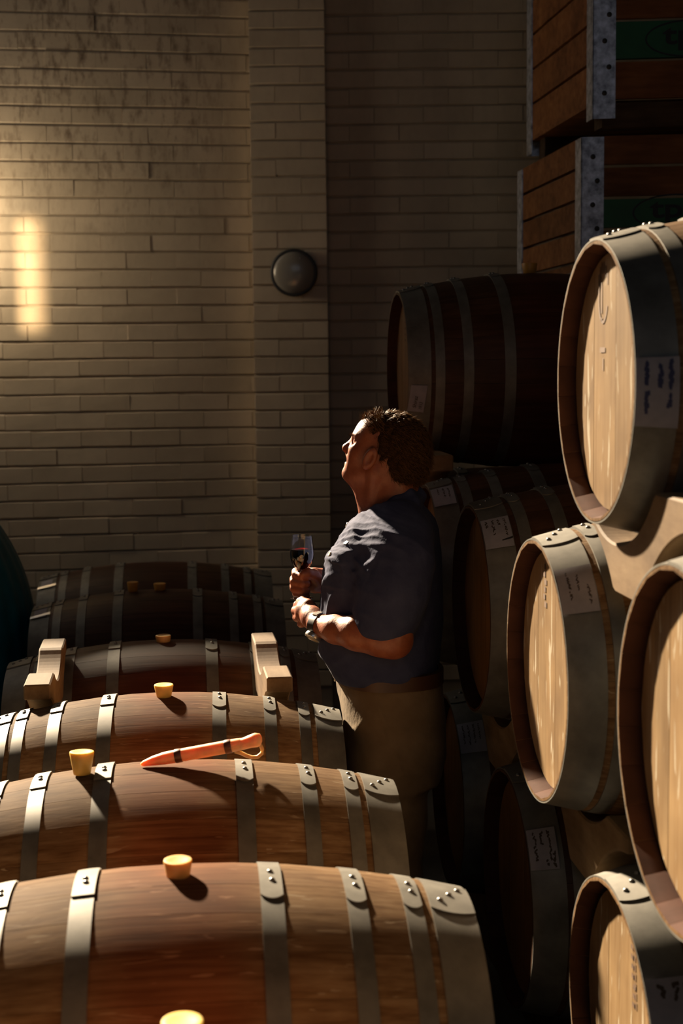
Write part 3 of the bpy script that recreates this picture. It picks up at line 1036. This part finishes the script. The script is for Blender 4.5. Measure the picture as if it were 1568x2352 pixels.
class Clay:
    """a dense distance grid that bodies are blended into, turned into one closed skin at the end"""
    def __init__(self, lo, hi, h):
        self.lo = np.array(lo, float); self.h = h
        self.n = np.ceil((np.array(hi) - self.lo) / h).astype(int) + 1
        self.d = np.full(self.n, .08, np.float32)
        self.ax = [self.lo[i] + h * np.arange(self.n[i]) for i in range(3)]
    def region(self, a, b, pad):
        i0 = np.clip(((np.array(a) - pad - self.lo) / self.h).astype(int), 0, self.n - 1)
        i1 = np.clip(((np.array(b) + pad - self.lo) / self.h).astype(int) + 2, 1, self.n)
        sl = tuple(slice(i0[k], i1[k]) for k in range(3))
        g = np.meshgrid(*[self.ax[k][sl[k]] for k in range(3)], indexing='ij', sparse=True)
        return sl, g
    def blend(self, sl, f, k):
        d = self.d[sl]
        if k > 0:
            h = np.maximum(k - np.abs(d - f), 0) / k
            self.d[sl] = np.minimum(d, f) - h * h * k * .25
        else:
            self.d[sl] = np.minimum(d, f)
    def carve(self, sl, f, k):
        d = self.d[sl]
        h = np.maximum(k - np.abs(-f - d), 0) / max(k, 1e-6)
        self.d[sl] = np.maximum(d, -f) + h * h * k * .25
    def ell(self, c, r, k=.01, rot=None, cut=False):
        c = np.array(c, float); r = np.array(r, float)
        R_ = np.eye(3) if rot is None else np.array(rot)
        m = r.max()
        sl, (x, y, z) = self.region(c - m, c + m, k + .012)
        X, Y, Z = x - c[0], y - c[1], z - c[2]
        u = [(R_[0][i] * X + R_[1][i] * Y + R_[2][i] * Z) / r[i] for i in range(3)]
        p = np.sqrt(u[0] ** 2 + u[1] ** 2 + u[2] ** 2) + 1e-9
        g = np.sqrt((u[0] / r[0]) ** 2 + (u[1] / r[1]) ** 2 + (u[2] / r[2]) ** 2) + 1e-9
        f = p * (p - 1) / g
        (self.carve if cut else self.blend)(sl, f, k)
    def cap(self, a, b, ra, rb, k=.01, cut=False):
        a = np.array(a, float); b = np.array(b, float)
        m = max(ra, rb)
        sl, (x, y, z) = self.region(np.minimum(a, b) - m, np.maximum(a, b) + m, k + .012)
        d = b - a; L = (d * d).sum() + 1e-12
        t = np.clip(((x - a[0]) * d[0] + (y - a[1]) * d[1] + (z - a[2]) * d[2]) / L, 0, 1)
        f = np.sqrt((x - a[0] - t * d[0]) ** 2 + (y - a[1] - t * d[1]) ** 2 + (z - a[2] - t * d[2]) ** 2) - (ra + (rb - ra) * t)
        (self.carve if cut else self.blend)(sl, f, k)
    def chain(self, pts, rs, k=.01):
        for i in range(len(pts) - 1):
            self.cap(pts[i], pts[i + 1], rs[i], rs[i + 1], k)
    def loft(self, rows, k=.02, power=2.3, yaw=0.0):
        """rows: (z, x front, x back, half width, y centre), any order"""
        rows = sorted(rows); Z = np.array([r[0] for r in rows])
        xf, xb, hw, yc = (np.array([r[i] for r in rows]) for i in (1, 2, 3, 4))
        m = hw.max() + .02
        sl, (x, y, z) = self.region((xf.min(), (yc - hw).min(), Z[0]), (xb.max(), (yc + hw).max(), Z[-1]), .03)
        zz = np.clip(z, Z[0], Z[-1])
        a_, b_, w_, c_ = (np.interp(zz, Z, v) for v in (xf, xb, hw, yc))
        cx, ra = (a_ + b_) / 2, (b_ - a_) / 2
        c, s_ = math.cos(yaw), math.sin(yaw)
        xr, yr = (x - cx) * c - (y - c_) * s_, (x - cx) * s_ + (y - c_) * c
        p = (np.abs(xr / ra) ** power + np.abs(yr / w_) ** power) ** (1 / power)
        f = (p - 1) * np.minimum(ra, w_)
        f = np.maximum(f, np.maximum(Z[0] - z, z - Z[-1]))
        self.blend(sl, f.astype(np.float32), k)
    def mesh(self, name, smooth_iter=1):
        g = openvdb.FloatGrid(.08)
        d = np.clip(self.d, -.03, .03).astype(np.float32)
        for _ in range(smooth_iter):
            e = d.copy()
            for ax_ in range(3):
                s1 = [slice(None)] * 3; s2 = [slice(None)] * 3; s0 = [slice(None)] * 3
                s0[ax_] = slice(1, -1); s1[ax_] = slice(0, -2); s2[ax_] = slice(2, None)
                t = e.copy(); t[tuple(s0)] = e[tuple(s0)] * .5 + (e[tuple(s1)] + e[tuple(s2)]) * .25
                e = t
            d = e
        g.copyFromArray(d, tolerance=0.0)
        pts, quads = g.convertToQuads(isovalue=0.0)
        v = pts * self.h + self.lo
        me = bpy.data.meshes.new(name)
        nq = len(quads)
        me.vertices.add(len(v)); me.vertices.foreach_set('co', v.astype(np.float32).ravel())
        me.loops.add(nq * 4); me.loops.foreach_set('vertex_index', quads[:, ::-1].astype(np.int32).ravel())
        me.polygons.add(nq); me.polygons.foreach_set('loop_start', np.arange(0, nq * 4, 4, dtype=np.int32))
        me.update(calc_edges=True); me.validate()
        me.polygons.foreach_set('use_smooth', [True] * len(me.polygons))
        bm = bmesh.new(); bm.from_mesh(me)
        bmesh.ops.recalc_face_normals(bm, faces=bm.faces); bm.to_mesh(me); bm.free()
        return me

man = empty('person', (MX, MY, 0)); man.scale = (MS, MS, MS)
tag(man, 'man in navy work shirt and khaki trousers gazing up with a wine glass', 'person')

# ---- body: head, neck, arms and hands in one skin
HY = R(10)                                       # head turned a little away from the camera
hc = q(892, 1040)
def hq(px, py, y=0.0):
    p = q(px, py, 0) - hc
    c, s_ = math.cos(HY), math.sin(HY)
    return np.array([hc[0] + p[0] * c + y * s_, -p[0] * s_ + y * c - .0, hc[2] + p[2]])
tilt = R(20)
def rotm(a, yaw=HY):
    """columns: local axes; leaned back by a about y, then turned"""
    ca, sa = math.cos(a), math.sin(a); c, s_ = math.cos(yaw), math.sin(yaw)
    base = np.array([[ca, 0, sa], [0, 1, 0], [-sa, 0, ca]])
    turn = np.array([[c, s_, 0], [-s_, c, 0], [0, 0, 1]])
    return turn @ base
HR = rotm(tilt)
B = Clay((-.26, -.27, .98 - FLOOR), (.24, .27, 1.76 - FLOOR), .0025)
# cranium, forehead, face mass
B.ell(hq(902, 1026), (.088, .070, .078), .02, HR)
B.ell(hq(862, 1004), (.050, .062, .052), .02, HR)
B.ell(hq(842, 1046), (.042, .056, .066), .02, HR)
B.cap(hq(868, 1078, -.048), hq(806, 1090, -.012), .018, .014, .02)
B.cap(hq(868, 1078, .048), hq(806, 1090, .012), .018, .014, .02)
B.ell(hq(815, 1082), (.022, .030, .022), .018, HR)
B.ell(hq(798, 1089), (.0125, .017, .0135), .010, HR)
B.cap(hq(838, 1108), hq(822, 1092), .020, .018, .02)
# cheeks and brow
for sy in (-1, 1):
    B.ell(hq(829, 1037, sy * .034), (.022, .020, .022), .018, HR)
    B.ell(hq(818, 1058, sy * .024), (.015, .017, .022), .014, HR)
    B.cap(hq(822, 1001, sy * .006), hq(828, 1001, sy * .036), .0085, .0075, .010)
    B.ell(hq(820, 1014, sy * .030), (.0105, .015, .009), .008, HR, cut=True)
    B.ell(hq(829, 1014, sy * .030), (.0125, .0125, .0125), .003)
    B.cap(hq(822, 1017.5, sy * .018), hq(824, 1016, sy * .041), .0032, .003, .004)
    B.cap(hq(820.5, 1011, sy * .018), hq(823, 1010, sy * .042), .0036, .0034, .004)
# nose
B.cap(hq(817, 1008), hq(797, 1029), .0072, .0098, .008)
B.ell(hq(796.5, 1030.5), (.0105, .0115, .0105), .007)
for sy in (-1, 1): B.ell(hq(805, 1034, sy * .0115), (.0088, .0065, .0078), .006, HR)
# mouth: upper lip, slightly open, lower lip
B.cap(hq(805, 1048, -.020), hq(803, 1046.5, 0), .0062, .0082, .006); B.cap(hq(805, 1048, .020), hq(803, 1046.5, 0), .0062, .0082, .006)
B.cap(hq(806, 1067, -.018), hq(800.5, 1066, 0), .0060, .0082, .006); B.cap(hq(806, 1067, .018), hq(800.5, 1066, 0), .0060, .0082, .006)
B.cap(hq(803, 1057.5, -.020), hq(798, 1057, 0), .0035, .0042, .004, cut=True); B.cap(hq(803, 1057.5, .020), hq(798, 1057, 0), .0035, .0042, .004, cut=True)
# nasolabial fold and jaw line
for sy in (-1, 1): B.cap(hq(809, 1040, sy * .021), hq(812, 1066, sy * .031), .0026, .0022, .006, cut=True)
# ears
for sy in (-1, 1):
    er = rotm(R(26), HY)
    c = hq(861, 1049, sy * .075)
    B.ell(c, (.0160, .0085, .0285), .005, er)
    B.ell(c + np.array([-.002, sy * .0080, .001]), (.0088, .0064, .0165), .003, er, cut=True)
    B.cap(hq(850, 1052, sy * .072), hq(853, 1060, sy * .072), .0055, .0055, .005)
    B.ell(hq(852, 1066, sy * .074), (.008, .006, .008), .005)
# neck with throat and sternal cord
B.cap(hq(905, 1066), q(905, 1190), .058, .062, .03)
B.cap(hq(846, 1108), q(856, 1178), .036, .034, .03)
B.cap(q(833, 1142), q(842, 1150), .011, .010, .012)
B.cap(hq(868, 1085, -.050), q(846, 1176, -.018), .013, .010, .014)
B.cap(hq(868, 1085, .050), q(846, 1176, .018), .013, .010, .014)
# upper torso inside the shirt
B.loft([(q(0, 1420)[2], -.08, .10, .12, 0), (q(0, 1300)[2], -.07, .10, .13, 0), (q(0, 1225)[2], -.03, .09, .10, 0), (q(0, 1185)[2], -.01, .07, .055, 0)], .03)
# near (left) arm
eL, wL = q(893, 1436, -.196), q(732, 1425, -.088)
B.cap(q(914, 1245, -.115), q(896, 1360, -.172), .040, .047, .03)
B.cap(q(896, 1360, -.172), eL, .050, .042, .02)
B.ell(q(902, 1446, -.196), (.026, .026, .024), .02)
B.chain([eL, q(862, 1431, -.192), q(815, 1426, -.176), q(770, 1425, -.138), wL], [.040, .0415, .038, .031, .0265], .02)
# left hand: palm cupping under the other hand, fingers folded towards the far side
B.chain([wL, q(716, 1414, -0.052), q(700, 1404, -0.018)], [.0255, .026, .0245], .012)
B.ell(q(702, 1406, -0.016), (.027, .022, .028), .012)
for (kx, ky, kz), (px_, py_, pz_), (tx, ty, tz), r in (
        ((688, 1391, 0.000), (679, 1397, 0.030), (690, 1408, 0.052), .0104),
        ((683, 1404, -0.004), (674, 1410, 0.026), (686, 1420, 0.050), .0106),
        ((684, 1419, -0.008), (677, 1425, 0.020), (690, 1432, 0.044), .0100),
        ((692, 1433, -0.012), (687, 1439, 0.012), (699, 1442, 0.034), .0088)):
    B.chain([q(704, (ky + 1410) / 2, -.020), q(kx, ky, kz), q(px_, py_, pz_), q(tx, ty, tz)], [r * 1.15, r * 1.08, r, r * .86], .0035)
B.chain([q(716, 1402, -0.033), q(706, 1387, -0.022), q(692, 1383, 0.002), q(684, 1386, 0.016)], [.0135, .0122, .0108, .0092], .0045)
# far (right) arm, forearm coming forward behind the chest
eR, wR = q(880, 1425, .200), q(748, 1362, .128)
B.cap(q(914, 1245, .115), eR, .040, .042, .03)
B.chain([eR, q(820, 1398, .172), wR], [.041, .036, .0265], .02)
# right hand closed round the stem: heel of the hand, four fingers stacked, thumb on top
GX, GY = 688.5, .053
B.chain([wR, q(733, 1350, 0.105), q(716, 1344, 0.089)], [.0265, .028, .0255], .012)
B.ell(q(718, 1348, 0.085), (.024, .022, .031), .012)
for i, (ky, r, fx) in enumerate(((1327, .0108, 675), (1344, .0110, 670.5), (1360, .0106, 670), (1374, .0092, 675))):
    B.chain([q(722, 1347 + (ky - 1350) * .6, 0.093), q(697, ky - 1, 0.101), q(fx, ky, 0.081), q(fx + 1, ky + 2, 0.055), q(692, ky + 3.5, 0.034), q(702, ky + 4, 0.035)],
            [r * 1.1, r * 1.08, r * 1.03, r * 1.0, r * .93, r * .80], .0028)
B.chain([q(728, 1345, 0.071), q(718, 1329, 0.049), q(704, 1322, 0.033), q(694, 1323, 0.028)], [.0165, .0142, .0118, .0100], .005)
body = link('body', B.mesh('body'), man, M['skin'])

# ---- eyes
for sy in (-1, 1):
    c = hq(829, 1014, sy * .030)
    m = MB().lathe([(.0005, -.0119)] + [(.0119 * math.sin(a), -.0119 * math.cos(a)) for a in np.linspace(.1, 2.9, 12)], 16, Matrix.Translation(Vector(c) + Vector((-.0011, 0, .0005))))
    m.build('eye', M['eye'], man, 60)

# ---- shirt
fold_rng = np.random.default_rng(3)
S = Clay((-.25, -.29, .98 - FLOOR), (.29, .29, 1.58 - FLOOR), .0028)
rows = [(1172, 842, 960, .075), (1186, 826, 975, .092), (1205, 806, 990, .130), (1235, 787, 1001, .156), (1280, 761, 1008, .176), (1330, 746, 1011, .170),
        (1400, 737, 1012, .160), (1465, 731, 1010, .160), (1505, 738, 1007, .162), (1545, 762, 1003, .168), (1566, 776, 1000, .162)]
S.loft([(q(0, y)[2] - .0117 * PXM * 80, q(a, y)[0], q(b, y)[0], w, 0.0) for y, a, b, w in rows], .02, 2.7, R(14))
S.cap(q(912, 1202, -.090), q(912, 1214, .090), .056, .056, .06)
for sy in (-1, 1):
    S.chain([q(918, 1226, sy * .118), q(912, 1268, sy * .155), q(898, 1332, sy * .176), q(878, 1392, sy * .184)], [.058, .063, .066, .066], .05)
    S.cap(q(893, 1375, sy * .182), q(868, 1408, sy * .180), .066, .063, .012)
# sleeve openings
S.cap(q(872, 1412, -.180), q(862, 1428, -.178), .055, .058, .004, cut=True)
S.cap(q(872, 1412, .180), q(862, 1428, .178), .055, .058, .004, cut=True)
# neck opening
S.cap(q(882, 1120), q(866, 1178), .068, .050, .006, cut=True)
S.cap(q(846, 1150), q(830, 1190), .034, .022, .006, cut=True)
# collar: a band round the back, two leaves in front
for sy in (-1, 1):
    S.chain([q(950, 1122, 0), q(938, 1130, sy * .044), q(905, 1146, sy * .066), q(868, 1166, sy * .056), q(836, 1180, sy * .024)], [.012, .012, .012, .011, .009], .010)
    S.chain([q(962, 1140, 0), q(948, 1148, sy * .052), q(910, 1164, sy * .076), q(868, 1182, sy * .066), q(832, 1192, sy * .034)], [.014, .014, .013, .011, .008], .012)
    S.cap(q(840, 1182, sy * .030), q(822, 1206, sy * .050), .010, .006, .004)
    S.chain([q(930, 1152, sy * .066), q(886, 1172, sy * .078), q(848, 1190, sy * .068), q(826, 1206, sy * .050)], [.008, .008, .0075, .006], .003)
# folds: ridges running from the shoulder to the breast, and drag lines round belly and sleeve
x, y, z = np.meshgrid(*S.ax, indexing='ij', sparse=True)
def ridge(dir_, freq, amp, seed, region=None, sharp=1.6):
    g = np.random.default_rng(seed)
    ph = g.uniform(0, 6, 5)
    u = dir_[0] * x + dir_[1] * y + dir_[2] * z
    w = .020 * np.sin(x * 31 + ph[0]) * np.sin(z * 23 + ph[1]) + .014 * np.sin(y * 27 + ph[2] + z * 17)
    s_ = 1 - np.abs(np.sin((u + w) * freq + ph[3]))
    f = amp * (s_ ** sharp - .35)
    if region is not None:
        c, r = region
        f = f * np.clip(1.25 - np.sqrt(((x - c[0]) / r[0]) ** 2 + ((y - c[1]) / r[1]) ** 2 + ((z - c[2]) / r[2]) ** 2), 0, 1)
    return f
dsp = (ridge((.62, .40, .66), 150, .0052, 1, (q(825, 1230, -.09), (.12, .16, .12)), 2.4)
       + ridge((.62, .45, .64), 62, .0060, 11, (q(840, 1215, -.10), (.13, .16, .12)), 1.6)
       + ridge((.45, .75, .20), 150, .0045, 2, (q(752, 1340, -.06), (.09, .14, .16)), 2.0)
       + ridge((.30, .20, -.90), 48, .0050, 3, (q(735, 1480, -.05), (.12, .20, .09)), 1.8)
       + ridge((.35, -.30, .85), 42, .0040, 4, (q(885, 1360, -.20), (.10, .10, .12)), 1.5)
       + ridge((.2, .5, .6), 21, .0035, 5))
# placket, breast pocket and flap standing proud of the cloth
pk = .0022 * ((np.abs(y) < .016) & (x < -.02)) + 0 * z
zf0, zf1, zp0 = q(0, 1256)[2], q(0, 1282)[2], q(0, 1345)[2]
inx = (y > -.150) & (y < -.045) & (x < .02)
pk = pk + .0045 * (inx & (z < zf0) & (z > zf1 - .12 * np.abs(y + .097))) + .0022 * (inx & (z <= zf1) & (z > zp0))
inx2 = (y < .150) & (y > .045) & (x < .02)
pk = pk + .0045 * (inx2 & (z < zf0) & (z > zf1 - .12 * np.abs(y - .097))) + .0022 * (inx2 & (z <= zf1) & (z > zp0))
S.d = (S.d - (dsp + pk).astype(np.float32)).astype(np.float32)
shirt = link('shirt', S.mesh('shirt'), man, M['shirt'])
shirt['label'] = 'navy work shirt with sleeves above the elbow'

# small buttons on placket and pocket flaps
dgs = bpy.context.evaluated_depsgraph_get(); dgs.update()
from mathutils.bvhtree import BVHTree
tree = BVHTree.FromObject(shirt, dgs)
def on_shirt(y, z):
    loc, nor, _, _ = tree.ray_cast(Vector((-.5, y, z)), Vector((1, 0, 0)))
    return loc, nor
for (y_, z_) in ((-.097, q(0, 1270)[2]), (.097, q(0, 1270)[2]), (0, q(0, 1215)[2]), (0, q(0, 1290)[2]), (0, q(0, 1360)[2])):
    loc, nor = on_shirt(y_, z_)
    if loc is not None:
        mt = Matrix.Translation(loc) @ nor.to_track_quat('Z', 'Y').to_matrix().to_4x4()
        MB().lathe([(.0060, -.001), (.0062, .0015), (.0050, .0024), (1e-7, .0018)], 12, mt).build('button', M['button'], shirt, 40)
loc, nor = on_shirt(-.115, q(0, 1243)[2])
if loc is not None:
    mt = Matrix.Translation(loc) @ nor.to_track_quat('Z', 'Y').to_matrix().to_4x4()
    MB().box((0, 0, .0005), (.015, .010, .002), None, .0006).build('pocket_tab', M['watch_dial'], shirt).matrix_local = mt

# ---- trousers, belt, shoes
T = Clay((-.20, -.22, .03), (.26, .22, 1.12 - FLOOR), .0045)
rows = [(1552, 775, 998, .158), (1580, 775, 1002, .162), (1610, 777, 1008, .165), (1650, 780, 1012, .167), (1700, 790, 1012, .166), (1760, 792, 1008, .164), (1800, 800, 1000, .160)]
T.loft([(q(0, y_)[2], q(a, y_)[0], q(b, y_)[0], w, 0.0) for y_, a, b, w in rows], .03, 2.5, R(-13))
for sy, dx in ((-1, .0), (1, -.015)):
    T.chain([(.016 + dx, sy * .082, .70), (.018 + dx, sy * .090, .56), (.020 + dx, sy * .096, .42), (.035 + dx, sy * .100, .24), (.040 + dx, sy * .100, .09)], [.098, .084, .070, .064, .066], .03)
x, y, z = np.meshgrid(*T.ax, indexing='ij', sparse=True)
dsp = (ridge((.55, .35, .75), 40, .0055, 8, (q(778, 1640, -.03), (.10, .16, .13)), 1.8) + ridge((.2, .4, .9), 26, .0045, 9))
pkt = .0035 * (np.abs((x - .02) + (z - .77) * .35) < .004) * (y < 0) * (z > .69) * (z < .86)
T.d = (T.d - (dsp + pkt).astype(np.float32)).astype(np.float32)
trousers = link('trousers', T.mesh('trousers'), man, M['trousers'])
zb = q(0, 1557)[2]
v, f = [], []
seg = 64
for (dr, dz) in ((-.004, -.018), (.0075, -.017), (.0075, .017), (-.004, .018)):
    for k in range(seg):
        a = 2 * math.pi * k / seg
        ca, sa = math.cos(a), math.sin(a)
        p = (abs(ca) ** 2.5 + abs(sa) ** 2.5) ** (-1 / 2.5)
        cx, ra = (q(771, 1557)[0] + q(1000, 1557)[0]) / 2, (q(1000, 1557)[0] - q(771, 1557)[0]) / 2
        bx, by = (ra + dr) * p * ca, (.1585 + dr) * p * sa
        cw, sw = math.cos(R(-13)), math.sin(R(-13))
        v.append((cx + bx * cw + by * sw, -bx * sw + by * cw, zb + dz))
for i in range(4):
    j = (i + 1) % 4
    for k in range(seg):
        l = (k + 1) % seg
        f.append((i * seg + k, i * seg + l, j * seg + l, j * seg + k))
belt = link('belt', pymesh('belt', v, f, 40), man, M['leather'])
MB().box((q(771, 1557)[0] - .007, 0, zb), (.006, .05, .040), None, .002).build('buckle', M['buckle'], belt)
for sy, dx in ((-1, 0), (1, -.015)):
    K = Clay((-.22, sy * .10 - .07, -.002), (.12, sy * .10 + .07, .14), .004)
    K.ell((-.075 + dx, sy * .105, .035), (.100, .045, .034), .02); K.ell((.030 + dx, sy * .10, .045), (.058, .040, .045), .03)
    K.cap((.04 + dx, sy * .10, .05), (.04 + dx, sy * .10, .12), .045, .048, .02)
    K.ell((-.03 + dx, sy * .10, -.05), (.3, .2, .05), .002, None, True)
    link('shoe', K.mesh('shoe'), man, M['shoe'])

# ---- wristwatch on the near wrist
wt = empty('wristwatch', tuple(wL)); wt.parent = man
axw = Vector(q(770, 1425, -.138) - wL).normalized()
rotw = axw.to_track_quat('Z', 'Y').to_matrix().to_4x4()
MB().lathe([(.0278, -.011), (.0300, -.011), (.0300, .011), (.0278, .011)], 28, rotw, True).build('strap', M['watch_strap'], wt, 40)
out = Vector((.10, -.80, -.52)); out = (out - axw * out.dot(axw)).normalized()
mtc = Matrix.Translation(out * .0300) @ out.to_track_quat('Z', 'Y').to_matrix().to_4x4()
MB().lathe([(.0195, -.003), (.0205, .002), (.0195, .0065), (.0170, .0075), (.0165, .006), (1e-7, .006)], 26, mtc).build('case', M['watch_steel'], wt, 40)
MB().lathe([(.0166, .0062), (1e-7, .0063)], 26, mtc).build('dial', M['watch_dial'], wt, 40)
up2 = Vector((-.1, -.2, 1)); up2 = (up2 - axw * up2.dot(axw)).normalized()
mtk = Matrix.Translation(up2 * .0300) @ up2.to_track_quat('Z', 'Y').to_matrix().to_4x4()
MB().box((0, 0, 0), (.018, .020, .004), None, .001).build('clasp', M['watch_steel'], wt).matrix_local = mtk

# ---- hair: a close cap plus loose strands that catch the light
Hc = Clay((-.10, -.11, 1.46 - FLOOR), (.19, .11, 1.76 - FLOOR), .003)
Hc.ell(hq(906, 1024), (.0885, .0745, .081), .02, HR)
Hc.ell(hq(925, 1070), (.058, .066, .062), .03, HR)
Hc.ell(hq(874, 984), (.040, .058, .030), .02, HR)
Hc.ell(hq(838, 1052), (.046, .12, .074), .010, HR, cut=True)     # face opening
Hc.ell(hq(824, 996), (.036, .12, .034), .010, HR, cut=True)
Hc.ell(hq(872, 1092), (.040, .12, .046), .010, HR, cut=True)     # below the ears
for sy in (-1, 1):
    Hc.ell(hq(859, 1051, sy * .085), (.021, .022, .034), .006, rotm(R(26), HY), cut=True)
x, y, z = np.meshgrid(*Hc.ax, indexing='ij', sparse=True)
Hc.d = (Hc.d - (.0032 * np.sin(x * 190 + 2 * np.sin(z * 90)) * np.sin(y * 170 + z * 120) + .002 * np.sin(x * 330 - z * 260 + y * 300)).astype(np.float32)).astype(np.float32)
hair = link('hair', Hc.mesh('hair'), man, M['hair'])
me = hair.data
nv = len(me.vertices)
co = np.empty(nv * 3, np.float32); me.vertices.foreach_get('co', co); co = co.reshape(-1, 3)
no = np.empty(nv * 3, np.float32); me.vertex_normals.foreach_get('vector', no); no = no.reshape(-1, 3)
ids = RNG.permutation(nv)[:7500]
hc3 = hq(900, 1030)
v, f = [], []
for i in ids:
    p, n_ = co[i].astype(float), no[i].astype(float)
    d_out = p - hc3
    if np.linalg.norm(d_out) < .045 or n_ @ d_out < 0: continue
    front = p[0] < hq(885, 1000)[0] and p[2] > hq(0, 1005)[2]
    comb = np.array([.55, 0, -.35]) if not front else np.array([-.35, 0, .42])
    comb = comb - n_ * (comb @ n_)
    ln = RNG.uniform(.008, .015) * (1.5 if front else 1.0)
    d0 = n_ * RNG.uniform(.05, .35) + comb * RNG.uniform(.8, 1.4) + RNG.normal(0, .15, 3)
    d0 /= np.linalg.norm(d0)
    side = np.cross(d0, n_); side /= (np.linalg.norm(side) + 1e-9)
    b = len(v)
    r0 = .00055
    for t_, w in ((0, 1.0), (.5, .8), (1.0, .12)):
        c = p + d0 * ln * t_ - np.array([0, 0, .25]) * ln * t_ * t_ * (.2 if front else .8)
        for k in range(3):
            a = 2.094 * k
            v.append(tuple(c + (side * math.cos(a) + n_ * math.sin(a)) * r0 * w))
    for s_ in range(2):
        for k in range(3):
            l = (k + 1) % 3
            f.append((b + s_ * 3 + k, b + s_ * 3 + l, b + s_ * 3 + 3 + l, b + s_ * 3 + 3 + k))
me2 = bpy.data.meshes.new('strands'); me2.from_pydata(v, [], f); me2.update()
me2.polygons.foreach_set('use_smooth', [True] * len(me2.polygons))
st = link('strands', me2, hair, M['strand']); st['kind'] = 'stuff'
# eyebrows
v, f = [], []
for sy in (-1, 1):
    for k in range(70):
        t_ = RNG.uniform(0, 1)
        p = hq(814 + 12 * t_ ** 1.6, 1000 + RNG.uniform(-2.2, 1.6), sy * (.010 + .030 * t_))
        d = np.array([-.006, sy * .003, .002]) + RNG.normal(0, .0014, 3)
        b = len(v)
        for t2, w in ((0, .0005), (1, .0001)):
            c = p + d * t2 * 1.3 + np.array([-.002, 0, 0])
            v += [tuple(c + np.array([0, w, 0])), tuple(c + np.array([w, -w, 0])), tuple(c + np.array([0, 0, w]))]
        f += [(b + k2, b + (k2 + 1) % 3, b + 3 + (k2 + 1) % 3, b + 3 + k2) for k2 in range(3)]
me3 = bpy.data.meshes.new('eyebrows'); me3.from_pydata(v, [], f); me3.update()
eb = link('eyebrows', me3, man, M['strand']); eb['kind'] = 'stuff'

# ------------------------------------------------------------------ wine glass held by the stem
g0 = q(GX, 1384.5, GY)
gl = empty('wine_glass', (MX + MS * g0[0], MY + MS * g0[1], MS * g0[2])); gl.scale = (MS, MS, MS); gl.rotation_euler = (0, R(1.0), 0)
tag(gl, 'stemmed tasting glass of red wine in the man\'s hand', 'wine glass')
outer = [(1e-7, .0), (.0270, .0), (.0275, .0012), (.0200, .0030), (.0080, .0062), (.0042, .012), (.0036, .030), (.0036, .052), (.0042, .060),
         (.0085, .0660), (.0165, .0740), (.0240, .0860), (.0285, .0990), (.0297, .1090), (.0292, .1200), (.0272, .1370), (.0250, .1550), (.0249, .1556)]
inner = [(.0242, .1555), (.0264, .1370), (.0284, .1200), (.0289, .1090), (.0277, .0992), (.0232, .0870), (.0158, .0758), (.0080, .0690), (1e-7, .0672)]
MB().lathe(outer + inner, 40).build('glass', M['glass'], gl, 50)
wl = .1215
MB().lathe([(1e-7, .0676), (.0079, .0694), (.0156, .0762), (.0230, .0873), (.02755, .0994), (.02875, .1090), (.02835, wl - .0012), (.0280, wl), (1e-7, wl)], 40).build('wine', M['wine'], gl, 40)
